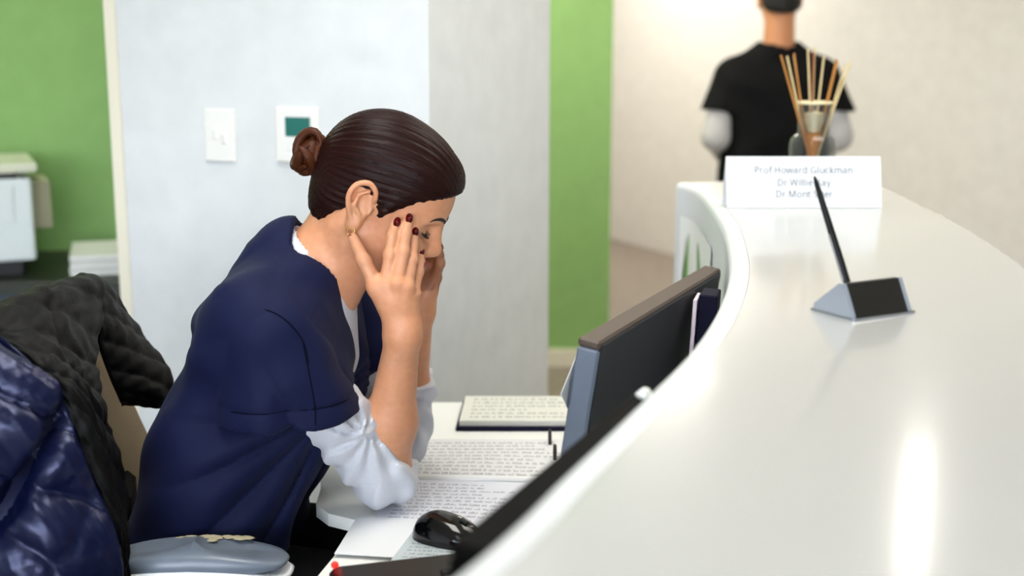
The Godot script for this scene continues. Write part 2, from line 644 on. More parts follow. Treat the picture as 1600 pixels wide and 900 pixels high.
class Job:
	var f: Field
	var lo: Vector3
	var hi: Vector3
	var h: float
	var shrink := 0.0
	var V := PackedVector3Array()
	var N := PackedVector3Array()
	var U := PackedVector2Array()
	var I := PackedInt32Array()

	func run():
		var nx := int(ceil((hi.x - lo.x) / h)) + 1
		var ny := int(ceil((hi.y - lo.y) / h)) + 1
		var nz := int(ceil((hi.z - lo.z) / h)) + 1
		var g := PackedFloat32Array()
		g.resize(nx * ny * nz)
		g.fill(99.0)
		var vid := PackedInt32Array()
		vid.resize(nx * ny * nz)
		vid.fill(-1)
		var Bk := 6
		var R := h * Bk * 0.87
		var sy := nx
		var sz := nx * ny
		var active: Array = []
		for bz in range(0, nz - 1, Bk):
			for by in range(0, ny - 1, Bk):
				for bx in range(0, nx - 1, Bk):
					var c := lo + Vector3(bx + Bk * 0.5, by + Bk * 0.5, bz + Bk * 0.5) * h
					var L := f.cull(c, R)
					if L.is_empty():
						continue
					if absf(f.ev(c, L) + shrink) > R * 1.5 + 0.012:
						continue
					active.append(Vector3i(bx, by, bz))
					for z in range(bz, mini(bz + Bk, nz - 1) + 1):
						for y in range(by, mini(by + Bk, ny - 1) + 1):
							for x in range(bx, mini(bx + Bk, nx - 1) + 1):
								var id := x + y * sy + z * sz
								if g[id] > 90.0:
									g[id] = f.ev(lo + Vector3(x, y, z) * h, L) + shrink
		var co := PackedInt32Array([0, 1, sy, sy + 1, sz, sz + 1, sz + sy, sz + sy + 1])
		var e0 := PackedInt32Array([0, 2, 4, 6, 0, 1, 4, 5, 0, 1, 2, 3])
		var e1 := PackedInt32Array([1, 3, 5, 7, 2, 3, 6, 7, 4, 5, 6, 7])
		var off := PackedVector3Array([Vector3(0, 0, 0), Vector3(1, 0, 0), Vector3(0, 1, 0), Vector3(1, 1, 0), Vector3(0, 0, 1), Vector3(1, 0, 1), Vector3(0, 1, 1), Vector3(1, 1, 1)])
		var cells := PackedInt32Array()
		var v8 := PackedFloat32Array()
		v8.resize(8)
		for b in active:
			for z in range(b.z, mini(b.z + Bk, nz - 1)):
				for y in range(b.y, mini(b.y + Bk, ny - 1)):
					for x in range(b.x, mini(b.x + Bk, nx - 1)):
						var id: int = x + y * sy + z * sz
						var m := 0
						for k in 8:
							var w := g[id + co[k]]
							v8[k] = w
							if w < 0.0:
								m += 1
						if m == 0 or m == 8:
							continue
						var s := Vector3.ZERO
						var cnt := 0
						for e in 12:
							var a := v8[e0[e]]
							var c := v8[e1[e]]
							if (a < 0.0) != (c < 0.0):
								s += off[e0[e]].lerp(off[e1[e]], a / (a - c))
								cnt += 1
						vid[id] = V.size()
						cells.append(id)
						V.append(lo + (Vector3(x, y, z) + s / cnt) * h)
		# quads: one round each crossed edge
		for id in cells:
			var a := g[id]
			for ax in 3:
				var st := 1 if ax == 0 else (sy if ax == 1 else sz)
				var s1 := sy if ax == 0 else (sz if ax == 1 else 1)
				var s2 := sz if ax == 0 else (1 if ax == 1 else sy)
				var b := g[id + st]
				if (a < 0.0) == (b < 0.0):
					continue
				if id - s1 - s2 < 0:
					continue
				var p := vid[id]
				var q := vid[id - s1]
				var r := vid[id - s1 - s2]
				var t := vid[id - s2]
				if q < 0 or r < 0 or t < 0:
					continue
				if a < 0.0:
					I.append_array([p, r, q, p, t, r])
				else:
					I.append_array([p, q, r, p, r, t])
		N.resize(V.size())
		for i in range(0, I.size(), 3):
			var n := (V[I[i + 2]] - V[I[i]]).cross(V[I[i + 1]] - V[I[i]])
			N[I[i]] += n
			N[I[i + 1]] += n
			N[I[i + 2]] += n
		for i in N.size():
			N[i] = N[i].normalized()
		if f.uvf.is_valid():
			for i in V.size():
				U.append(f.uvf.call(V[i]))

func job(f: Field, lo: Vector3, hi: Vector3, h: float, shrink := 0.0) -> Job:
	var j := Job.new()
	j.f = f
	j.lo = lo
	j.hi = hi
	j.h = h
	j.shrink = shrink
	jobs.append(j)
	return j

func run_jobs():
	var id := WorkerThreadPool.add_group_task(func(i: int): jobs[i].run(), jobs.size(), -1, true)
	WorkerThreadPool.wait_for_group_task_completion(id)

func netmesh(list: Array) -> ArrayMesh:
	var V := PackedVector3Array()
	var N := PackedVector3Array()
	var U := PackedVector2Array()
	var I := PackedInt32Array()
	for j in list:
		var b := V.size()
		V.append_array(j.V)
		N.append_array(j.N)
		U.append_array(j.U)
		for i in j.I:
			I.append(i + b)
	var arr := []
	arr.resize(Mesh.ARRAY_MAX)
	arr[Mesh.ARRAY_VERTEX] = V
	arr[Mesh.ARRAY_NORMAL] = N
	if U.size() == V.size() and U.size() > 0:
		arr[Mesh.ARRAY_TEX_UV] = U
	arr[Mesh.ARRAY_INDEX] = I
	var m := ArrayMesh.new()
	m.add_surface_from_arrays(Mesh.PRIMITIVE_TRIANGLES, arr)
	return m

# ---------------------------------------------------------------- people
const HO := Vector3(-0.1973, 1.2131, -1.8823)
var HB := Basis(Vector3(0.92591, -0.37461, 0.04853), Vector3(0.37409, 0.92718, 0.01961), Vector3(-0.05234, 0.0, 0.99863))
var skin_jobs: Array = []
var person_jobs := {}
var nails: Array = []
var skin_field: Field
var sleeve_field: Field

func onto(p: Vector3, dir: Vector3, lift: float) -> Vector3:
	# the place where a line of sight along dir meets the skin
	var L := skin_field.all()
	var q := p
	for i in 40:
		var d := skin_field.ev(q, L)
		if d < 0.0004:
			break
		q += dir * minf(d * 0.7, 0.01)
	return q - dir * lift

func hl(x: float, y: float, z: float) -> Vector3:
	return HO + HB * Vector3(x, y, z)

func head_field(F: Field):
	var hb := HB
	F.ell(hl(-0.006, 0.036, 0), Vector3(0.096, 0.086, 0.073), hb, 0.0)
	F.ell(hl(0.030, -0.012, 0), Vector3(0.066, 0.080, 0.062), hb, 0.035)
	F.ell(hl(0.060, 0.034, 0), Vector3(0.041, 0.046, 0.056), hb, 0.03)
	for s in [-1.0, 1.0]:
		F.cap(hl(0.002, -0.056, 0.045 * s), hl(0.068, -0.098, 0.012 * s), 0.017, 0.015, 0.03)
		F.ell(hl(0.060, -0.036, 0.034 * s), Vector3(0.030, 0.027, 0.024), hb, 0.025)
		F.ell(hl(0.078, 0.010, 0.025 * s), Vector3(0.020, 0.010, 0.024), hb, 0.015)
		F.ell(hl(0.091, -0.014, 0.031 * s), Vector3(0.013, 0.011, 0.016), hb, 0.018, 1)
		F.ell(hl(0.072, -0.013, 0.031 * s), Vector3(0.0135, 0.0125, 0.0145), hb, 0.004)
		F.ell(hl(0.094, -0.045, 0.0105 * s), Vector3(0.011, 0.0085, 0.008), hb, 0.007)
	F.ell(hl(0.074, -0.100, 0), Vector3(0.018, 0.016, 0.020), hb, 0.02)
	F.cap(hl(0.093, -0.002, 0), hl(0.1055, -0.040, 0), 0.0075, 0.0098, 0.012)
	F.ell(hl(0.088, -0.070, 0), Vector3(0.015, 0.012, 0.022), hb, 0.012)
	# ears: a rim round a hollow, with a lobe
	for s in [-1.0, 1.0]:
		var e := func(x, y, z): return hl(x, y, z * s)
		F.ell(e.call(-0.014, -0.004, 0.072), Vector3(0.016, 0.029, 0.007), hb * Basis(Vector3(0, 0, 1), 0.12), 0.008)
		F.ell(e.call(-0.011, -0.001, 0.081), Vector3(0.010, 0.019, 0.0075), hb * Basis(Vector3(0, 0, 1), 0.12), 0.004, 1)
		var rim := [e.call(0.004, 0.006, 0.075), e.call(0.001, 0.021, 0.079), e.call(-0.012, 0.029, 0.082), e.call(-0.027, 0.021, 0.084), e.call(-0.032, 0.004, 0.084), e.call(-0.027, -0.014, 0.081), e.call(-0.019, -0.028, 0.077)]
		F.chain(smooth_path(rim, 3), [0.0028, 0.0029, 0.0030, 0.0032, 0.0033, 0.0034, 0.0035, 0.0036, 0.0036, 0.0037, 0.0037, 0.0037, 0.0036, 0.0036, 0.0035, 0.0034, 0.0034, 0.0034, 0.0034], 0.003)
		F.chain([e.call(-0.008, 0.018, 0.078), e.call(-0.020, 0.008, 0.0805), e.call(-0.021, -0.008, 0.080), e.call(-0.010, -0.018, 0.078)], [0.0024, 0.0030, 0.0030, 0.0030], 0.003)
		F.ell(e.call(-0.012, -0.033, 0.075), Vector3(0.0095, 0.011, 0.0052), hb, 0.006)
		F.cap(e.call(0.003, -0.006, 0.074), e.call(0.002, -0.012, 0.075), 0.0035, 0.0032, 0.004)
	# neck and upper chest
	F.cap(hl(-0.030, -0.035, 0), Vector3(-0.288, 1.105, -1.885), 0.052, 0.055, 0.03)
	F.cap(hl(0.010, -0.085, 0), Vector3(-0.272, 1.085, -1.885), 0.034, 0.042, 0.03)
	for s in [-1.0, 1.0]:
		F.cap(hl(-0.030, -0.050, 0.050 * s), Vector3(-0.250, 1.062, -1.885 + 0.018 * s), 0.013, 0.010, 0.03)
	F.cap(Vector3(-0.305, 1.090, -1.885), Vector3(-0.345, 0.99, -1.885), 0.058, 0.072, 0.04)

func hand_field(F: Field, s: float, dx: float):
	var P := func(x, y, z): return hl(x + dx, y, z * s)
	var wr: Vector3 = P.call(0.112 - dx * 1.0, -0.158, 0.085)
	var mc := [P.call(0.063 - dx * 0.3, -0.093, 0.096), P.call(0.077 - dx * 0.3, -0.085, 0.100), P.call(0.0915 - dx * 0.3, -0.086, 0.095), P.call(0.104 - dx * 0.3, -0.096, 0.082)]
	var pp := [P.call(0.053, -0.052, 0.094), P.call(0.0685, -0.042, 0.092), P.call(0.083, -0.050, 0.080), P.call(0.0975, -0.068, 0.062)]
	var dd := [P.call(0.046, -0.028, 0.085), P.call(0.061, -0.018, 0.080), P.call(0.0755, -0.031, 0.066), P.call(0.0925, -0.054, 0.048)]
	var tp := [P.call(0.0435, -0.008, 0.0775), P.call(0.0570, 0.001, 0.069), P.call(0.0705, -0.016, 0.0565), P.call(0.0885, -0.043, 0.039)]
	var rk := [0.0098, 0.0100, 0.0094, 0.0084]
	# palm: metacarpals with webs between
	for i in 4:
		var st: Vector3 = wr.lerp(mc[i], 0.16)
		F.cap(st, mc[i], 0.0150, rk[i] + 0.0020, 0.012)
	F.cap(mc[0].lerp(wr, 0.35), mc[3].lerp(wr, 0.4), 0.0125, 0.0125, 0.014)
	# tendons on the back of the hand
	for i in 4:
		var ow2: Vector3 = HB * Vector3(-0.05 + 0.10 * i, 0.0, s)
		F.cap(wr.lerp(mc[i], 0.40) + ow2 * 0.0120, mc[i] + ow2 * 0.0085, 0.0022, 0.0034, 0.006)
	# fingers: knuckle, middle joint, last joint, tip
	for i in 4:
		var r: float = rk[i]
		F.ell(mc[i], Vector3(r + 0.0012, r + 0.0012, r + 0.0012), Basis(), 0.006)
		F.cap(mc[i], pp[i], r, r * 0.92, 0.0035)
		F.ell(pp[i], Vector3(r * 0.99, r * 0.99, r * 0.99), Basis(), 0.003)
		F.cap(pp[i], dd[i], r * 0.90, r * 0.84, 0.0035)
		F.cap(dd[i], tp[i], r * 0.84, r * 0.72, 0.0035)
		var along: Vector3 = (tp[i] - dd[i]).normalized()
		var outw: Vector3 = (HB * Vector3(0.25 if i < 2 else 0.45, 0.1, s)).normalized()
		outw = (outw - along * along.dot(outw)).normalized()
		nails.append([tp[i] - along * 0.0015 + outw * r * 0.66, along, outw, r * 0.62])
	# thumb, with the ball of the thumb
	var tc: Vector3 = P.call(0.090 - dx * 0.8, -0.136, 0.088)
	var tm: Vector3 = P.call(0.053, -0.104, 0.095)
	var ti: Vector3 = P.call(0.022, -0.076, 0.091)
	var tt: Vector3 = P.call(-0.005, -0.054, 0.078)
	F.cap(tc, tm, 0.0165, 0.0130, 0.014)
	F.cap(tm, ti, 0.0118, 0.0100, 0.006)
	F.ell(ti, Vector3(0.0104, 0.0104, 0.0104), Basis(), 0.004)
	F.cap(ti, tt, 0.0100, 0.0078, 0.004)
	F.cap(tm, mc[0].lerp(wr, 0.30), 0.0090, 0.0105, 0.014)
	var al := (tt - ti).normalized()
	var ow := (HB * Vector3(-0.75, 0.1, 0.55 * s)).normalized()
	ow = (ow - al * al.dot(ow)).normalized()
	nails.append([tt - al * 0.001 + ow * 0.0050, al, ow, 0.0062])
	return wr

const ELR := Vector3(-0.193, 0.806, -1.832)
const ELL := Vector3(-0.186, 0.810, -2.005)
const SHR := Vector3(-0.345, 1.040, -1.735)
const SHL := Vector3(-0.292, 1.038, -2.045)
const TR := Vector3(-0.06, 0.08, 0.995)      # across her trunk, towards her right
const TUP := Vector3(0.353, 0.935, 0.0)      # up along her chest
const TFW := Vector3(0.935, -0.353, 0.0)

func trunk_field(F: Field, g: float):
	# g: how far the cloth stands off
	for s in [-1.0, 1.0]:
		var o: Vector3 = TR * 0.075 * s
		F.cap(Vector3(-0.350, 1.005, -1.885) + o, Vector3(-0.425, 0.830, -1.88) + o, 0.092 + g, 0.092 + g, 0.05)
		F.cap(Vector3(-0.425, 0.830, -1.88) + o, Vector3(-0.480, 0.620, -1.88) + o * 1.1, 0.092 + g, 0.112 + g, 0.05)
		F.ell(Vector3(-0.300, 0.945, -1.885) + TR * 0.068 * s, Vector3(0.06 + g, 0.06 + g, 0.06 + g), Basis(), 0.05)
	F.cap(Vector3(-0.356, 1.030, -1.765), Vector3(-0.330, 1.020, -2.010), 0.068 + g, 0.066 + g, 0.05)
	F.cap(Vector3(-0.312, 1.088, -1.885), SHR + Vector3(0.0, 0.012, -0.02), 0.050 + g, 0.050 + g, 0.05)
	F.cap(Vector3(-0.312, 1.088, -1.885), SHL + Vector3(0.0, 0.012, 0.02), 0.050 + g, 0.048 + g, 0.05)

func wob(p: Vector3, k: float, a: float) -> float:
	return sin(p.x * 31.0 * k + 1.3 + 1.7 * sin(p.y * 17.0 * k)) * sin(p.y * 27.0 * k + 0.6 + 1.3 * sin(p.z * 21.0 * k)) * sin(p.z * 25.0 * k + 2.1) * a

func ridge_wave(x: float) -> float:
	# soft valleys, narrower ridges
	return 1.0 - 2.0 * pow(absf(sin(x * 0.5)), 0.7)

func top_disp(p: Vector3, d: float) -> float:
	if absf(d) > 0.035:
		return 0.0
	var e := wob(p, 1.1, 0.008)
	# folds that fan out from the armpit to the waist
	var q := p - Vector3(-0.262, 0.925, -1.78)
	var ang := atan2(q.y, q.x)
	var low := smoothstep(1.0, 0.86, p.y)
	e += low * smoothstep(-0.54, -0.40, p.x) * 0.0080 * ridge_wave(ang * 17.0 + 2.0 * sin(p.z * 13.0) + q.length() * 9.0) * clampf(q.length() / 0.12, 0.2, 1.0)
	# short creases on the upper back
	var sq := p - Vector3(-0.395, 1.055, -1.80)
	var sw: float = exp(-sq.length_squared() / 0.006)
	e += sw * 0.0050 * ridge_wave((sq.x * 0.62 - sq.y * 0.78) * 165.0 + 3.0 * sin(p.z * 20.0))
	# the shoulder yoke seam
	var sm := absf((p - Vector3(-0.372, 1.075, -1.80)).dot(Vector3(0.62, -0.70, -0.20).normalized()))
	if sm < 0.004 and p.y > 1.0 and p.z > -1.86:
		e += 0.0010 * (1.0 - sm / 0.004)
	return e

func sleeve_disp(p: Vector3, d: float) -> float:
	if absf(d) > 0.03:
		return 0.0
	var e := wob(p, 1.3, 0.005)
	var dn := smoothstep(1.06, 0.93, p.y)
	e += dn * 0.0060 * smoothstep(-0.38, -0.32, p.x) * ridge_wave((p.x * 0.93 + p.y * 0.22 + p.z * 0.3) * 95.0 + 1.2 * sin(p.y * 25.0))
	var hm := absf(p.y - 0.946)
	if hm < 0.0045:
		e += 0.0022 * (1.0 - hm / 0.0045)
	return e

func shirt_disp(p: Vector3, d: float) -> float:
	if absf(d) > 0.02:
		return 0.0
	var near := p.z > -1.92
	var e0 := ELR if near else ELL
	var q := p - (e0 + Vector3(-0.012, 0.085, 0))
	var ang := atan2(q.y, q.x)
	var far := smoothstep(0.030, 0.075, q.length())
	var hi: float = smoothstep(0.97, 0.90, p.y)
	var e: float = hi * far * 0.0040 * sin(ang * 12.0 + 2.4 * sin(p.z * 38.0 + q.length() * 30.0) + q.length() * 55.0)
	e += hi * 0.0016 * sin((p.x * 0.8 - p.y * 0.5) * 210.0 + 2.0 * sin(p.z * 60.0))
	return e

func queue_people():
	# --- the seated woman's skin: one field, meshed finer where it shows
	var S := Field.new()
	skin_field = S
	head_field(S)
	var wrR: Vector3 = hand_field(S, 1.0, 0.0)
	var wrL: Vector3 = hand_field(S, -1.0, 0.020)
	for e in [[ELR, wrR, SHR], [ELL, wrL, SHL]]:
		var mid: Vector3 = e[0].lerp(e[1], 0.38)
		S.cap(e[0], mid, 0.038, 0.0365, 0.02)
		S.cap(mid, e[1], 0.0365, 0.0245, 0.02)
		S.cap(e[1], e[1] + (e[1] - e[0]).normalized() * 0.012, 0.0245, 0.021, 0.014)
		S.cap(e[2], e[0], 0.048, 0.038, 0.02)
	# forearm creases at the wrist stay small; trunk and legs lie under the clothes
	trunk_field(S, -0.020)
	for s in [-1.0, 1.0]:
		var hip := Vector3(-0.47, 0.575, -1.88 + 0.085 * s)
		var knee := Vector3(-0.05, 0.525, -1.88 + 0.11 * s)
		var ank := Vector3(-0.08, 0.09, -1.88 + 0.11 * s)
		S.cap(hip, knee, 0.075, 0.052, 0.03)
		S.cap(knee, ank, 0.048, 0.034, 0.02)
		S.cap(ank, ank + Vector3(0.15, -0.045, 0), 0.033, 0.028, 0.02)
	skin_jobs = [
		job(S, Vector3(-0.325, 1.060, -1.879), Vector3(-0.065, 1.335, -1.780), 0.0020),
		job(S, Vector3(-0.325, 1.060, -1.985), Vector3(-0.065, 1.335, -1.873), 0.0030),
		job(S, Vector3(-0.255, 0.985, -1.845), Vector3(-0.085, 1.215, -1.755), 0.0026),
		job(S, Vector3(-0.235, 0.985, -2.030), Vector3(-0.055, 1.215, -1.915), 0.0030),
		job(S, Vector3(-0.250, 0.735, -1.885), Vector3(-0.110, 1.000, -1.770), 0.0045),
		job(S, Vector3(-0.220, 0.735, -2.060), Vector3(-0.080, 1.000, -1.925), 0.0050),
		job(S, Vector3(-0.420, 0.960, -1.985), Vector3(-0.190, 1.110, -1.790), 0.0045),
		job(S, Vector3(-0.620, 0.0, -2.12), Vector3(0.16, 1.09, -1.65), 0.016, 0.004),
	]
	# --- hair: a cap over the skull, cut along the hairline
	var Hh := Field.new()
	Hh.ell(hl(-0.004, 0.040, 0), Vector3(0.1005, 0.0915, 0.0795), HB, 0.0)
	Hh.ell(hl(0.045, 0.048, 0.0), Vector3(0.062, 0.058, 0.064), HB, 0.03)
	Hh.ell(hl(0.086, 0.068, -0.016), Vector3(0.026, 0.019, 0.040), HB * Basis(Vector3(0, 0, 1), -0.9), 0.016)
	Hh.ell(hl(-0.055, -0.015, 0), Vector3(0.044, 0.060, 0.060), HB, 0.03)
	Hh.cap(hl(-0.084, 0.026, 0), hl(-0.096, 0.026, 0), 0.026, 0.017, 0.02)
	Hh.disp = hair_disp
	Hh.uvf = hair_uv
	# the hairline: keeps what lies above it
	Hh.plane(hl(0.054, 0.021, 0), HB * Vector3(0.47, -0.88, 0.0), 0.006, 2)
	for s in [-1.0, 1.0]:
		Hh.cap(hl(0.030, 0.022, 0.0670 * s), hl(0.017, -0.011, 0.0705 * s), 0.0090, 0.0030, 0.012)
		Hh.cap(hl(0.044, 0.024, 0.0610 * s), hl(0.022, 0.000, 0.0690 * s), 0.0080, 0.0040, 0.012)
	var Hs := Field.new()
	Hs.ell(hl(-0.004, 0.036, 0), Vector3(0.0985, 0.0895, 0.0775), HB, 0.0)
	Hs.ell(hl(-0.055, -0.018, 0), Vector3(0.040, 0.058, 0.058), HB, 0.03)
	Hs.plane(hl(0.016, 0, 0), HB * Vector3(1, 0.25, 0), 0.008, 2)
	Hs.plane(hl(-0.062, -0.060, 0), HB * Vector3(0.15, -0.99, 0), 0.006, 2)
	for s in [-1.0, 1.0]:
		# free the ear and the skin below the sideburn
		Hs.cap(hl(-0.015, -0.001, 0.10 * s), hl(-0.015, -0.007, 0.055 * s), 0.0245, 0.0245, 0.006, 1)
		Hs.cap(hl(0.006, -0.052, 0.10 * s), hl(0.006, -0.052, 0.02 * s), 0.048, 0.048, 0.008, 1)
	Hs.disp = hair_disp
	Hs.uvf = hair_uv
	person_jobs["hair"] = [
		job(Hh, hl(0, 0.03, 0) - Vector3(0.16, 0.14, 0.11), hl(0, 0.03, 0) + Vector3(0.15, 0.13, 0.11), 0.0026),
		job(Hs, hl(0, 0.0, 0) - Vector3(0.16, 0.13, 0.11), hl(0, 0.03, 0) + Vector3(0.10, 0.12, 0.11), 0.0028),
	]
	# --- the navy scrub top: short sleeves cut level, a V at the neck
	var T := Field.new()
	trunk_field(T, 0.006)
	T.cap(Vector3(-0.326, 1.090, -1.900), Vector3(-0.378, 1.022, -1.90), 0.055, 0.071, 0.05)
	T.cap(Vector3(-0.326, 1.090, -1.870), Vector3(-0.378, 1.022, -1.86), 0.055, 0.071, 0.05)
	for s in [-1.0, 1.0]:
		T.cap(Vector3(-0.290, 0.930, -1.88) + TR * 0.06 * s, Vector3(-0.402, 0.700, -1.88) + TR * 0.085 * s, 0.053, 0.032, 0.05)
		T.cap(Vector3(-0.398, 0.700, -1.88) + TR * 0.085 * s, Vector3(-0.39, 0.62, -1.88) + TR * 0.10 * s, 0.036, 0.050, 0.06)
		# lapels that stand a little forward of the chest
		T.cap(Vector3(-0.305, 1.110, -1.885 + 0.062 * s), Vector3(-0.262, 0.975, -1.885 + 0.022 * s), 0.028, 0.026, 0.03)
	T.cap(Vector3(-0.328, 1.118, -1.885), Vector3(-0.322, 1.130, -1.885), 0.060, 0.055, 0.02)
	T.custom(4, Vector3(-0.246, 0.965, -1.888), Basis(TR, TUP, TFW), 0.002, 0.40, 0.006, 1)
	T.cap(Vector3(-0.32, 1.06, -1.885), Vector3(-0.215, 1.23, -1.885), 0.056, 0.074, 0.006, 1)
	T.disp = top_disp
	var T2 := Field.new()
	sleeve_field = T2
	for e in [[SHR, 1.0], [SHL, -1.0]]:
		var sh: Vector3 = e[0]
		var zz: float = e[1]
		T2.cap(sh + Vector3(0.010, 0.000, -0.016 * zz), Vector3(sh.x + 0.066, 0.885, sh.z - 0.026 * zz), 0.066, 0.073, 0.03)
		T2.cap(sh + Vector3(-0.006, -0.010, -0.016 * zz), Vector3(sh.x + 0.002, 0.885, sh.z - 0.004 * zz), 0.064, 0.074, 0.03)
	T2.plane(Vector3(-0.30, 0.919, -1.75), Vector3(0.03, -1.0, 0.0), 0.004, 2)
	T2.disp = sleeve_disp
	person_jobs["scrub_top"] = [
		job(T, Vector3(-0.66, 0.53, -2.16), Vector3(-0.15, 1.20, -1.62), 0.0052),
		job(T2, Vector3(-0.46, 0.90, -1.92), Vector3(-0.18, 1.14, -1.62), 0.0046),
		job(T2, Vector3(-0.46, 0.90, -2.18), Vector3(-0.18, 1.14, -1.921), 0.0060),
	]
	# --- the white shirt under it: long sleeves pushed up to the elbows, a round neck
	var W := Field.new()
	W.cap(ELR, ELR.lerp(wrR, 0.60), 0.047, 0.046, 0.035)
	W.ell(ELR + Vector3(0.004, 0.002, 0), Vector3(0.047, 0.043, 0.045), Basis(), 0.02)
	W.plane(Vector3(-0.188, 0.846, -1.80), Vector3(0.64, 0.77, 0.0), 0.004, 2)
	W.cap(SHR.lerp(ELR, 0.20), ELR, 0.058, 0.047, 0.018)
	W.plane(ELR.lerp(wrR, 0.5), wrR - ELR + Vector3(0.10, 0, 0), 0.004, 2)
	W.disp = shirt_disp
	var W2 := Field.new()
	W2.cap(ELL, ELL.lerp(wrL, 0.70), 0.050, 0.048, 0.035)
	W2.plane(ELL.lerp(wrL, 0.46), (wrL - ELL) + Vector3(-0.05, 0, 0), 0.004, 2)
	W2.cap(SHL.lerp(ELL, 0.25), ELL, 0.056, 0.050, 0.015)
	W2.disp = shirt_disp
	var W3 := Field.new()
	trunk_field(W3, -0.006)
	W3.cap(Vector3(-0.300, 1.070, -1.885), Vector3(-0.315, 0.985, -1.885), 0.066, 0.084, 0.03)
	W3.cap(Vector3(-0.310, 1.09, -1.885), Vector3(-0.290, 1.125, -1.885), 0.062, 0.058, 0.03)
	W3.cap(Vector3(-0.272, 1.092, -1.885), Vector3(-0.150, 1.215, -1.885), 0.046, 0.085, 0.005, 1)
	W3.cap(Vector3(-0.29, 1.10, -1.885), Vector3(-0.215, 1.23, -1.885), 0.0555, 0.075, 0.005, 1)
	person_jobs["undershirt"] = [
		job(W, Vector3(-0.36, 0.73, -1.92), Vector3(-0.12, 1.04, -1.70), 0.0042),
		job(W2, Vector3(-0.36, 0.73, -2.12), Vector3(-0.08, 1.02, -1.93), 0.0046),
		job(W3, Vector3(-0.46, 0.86, -2.05), Vector3(-0.19, 1.17, -1.72), 0.0048),
	]
	var Q := Field.new()
	for s in [-1.0, 1.0]:
		var hip := Vector3(-0.47, 0.58, -1.88 + 0.085 * s)
		var knee := Vector3(-0.05, 0.525, -1.88 + 0.11 * s)
		var ank := Vector3(-0.08, 0.10, -1.88 + 0.11 * s)
		Q.cap(hip, knee, 0.100, 0.072, 0.05)
		Q.cap(knee, ank, 0.070, 0.062, 0.03)
		Q.cap(Vector3(-0.48, 0.66, -1.88) + TR * 0.06 * s, hip, 0.10, 0.11, 0.05)
	for s in [-1.0, 1.0]:
		Q.cap(Vector3(-0.42, 0.632, -1.88 + 0.085 * s), Vector3(-0.20, 0.605, -1.88 + 0.10 * s), 0.080, 0.080, 0.03)
	Q.plane(Vector3(0, 0.075, 0), Vector3(0, -1, 0), 0.004, 2)
	person_jobs["trousers"] = [job(Q, Vector3(-0.64, 0.04, -2.14), Vector3(0.10, 0.80, -1.62), 0.010)]
	person_jobs["shoe"] = []
	for s in [-1.0, 1.0]:
		var K := Field.new()
		var ank := Vector3(-0.08, 0.07, -1.88 + 0.11 * s)
		K.cap(ank, ank + Vector3(0.17, -0.025, 0.01 * s), 0.045, 0.038, 0.03)
		K.plane(Vector3(0, 0.004, 0), Vector3(0, -1, 0), 0.004, 2)
		person_jobs["shoe"].append(job(K, Vector3(-0.16, -0.02, -2.06), Vector3(0.16, 0.14, -1.70), 0.009))
	queue_walker()

func hair_disp(p: Vector3, d: float) -> float:
	if absf(d) > 0.02:
		return 0.0
	var q := HB.transposed() * (p - HO)
	var a := atan2(q.z, q.y - 0.02)
	return 0.0007 * sin(a * 46.0 + 3.0 * sin(q.x * 22.0)) + 0.0005 * sin(a * 91.0 + q.x * 30.0)

func hair_uv(p: Vector3) -> Vector2:
	var q := HB.transposed() * (p - HO)
	return Vector2(q.x * 1.1, atan2(q.z, q.y - 0.02) / PI * 1.4 + q.x * 0.5)

# --- the person who walks away down the hallway
const WX := 1.02
const WZ := -5.0
var walker_jobs := {}

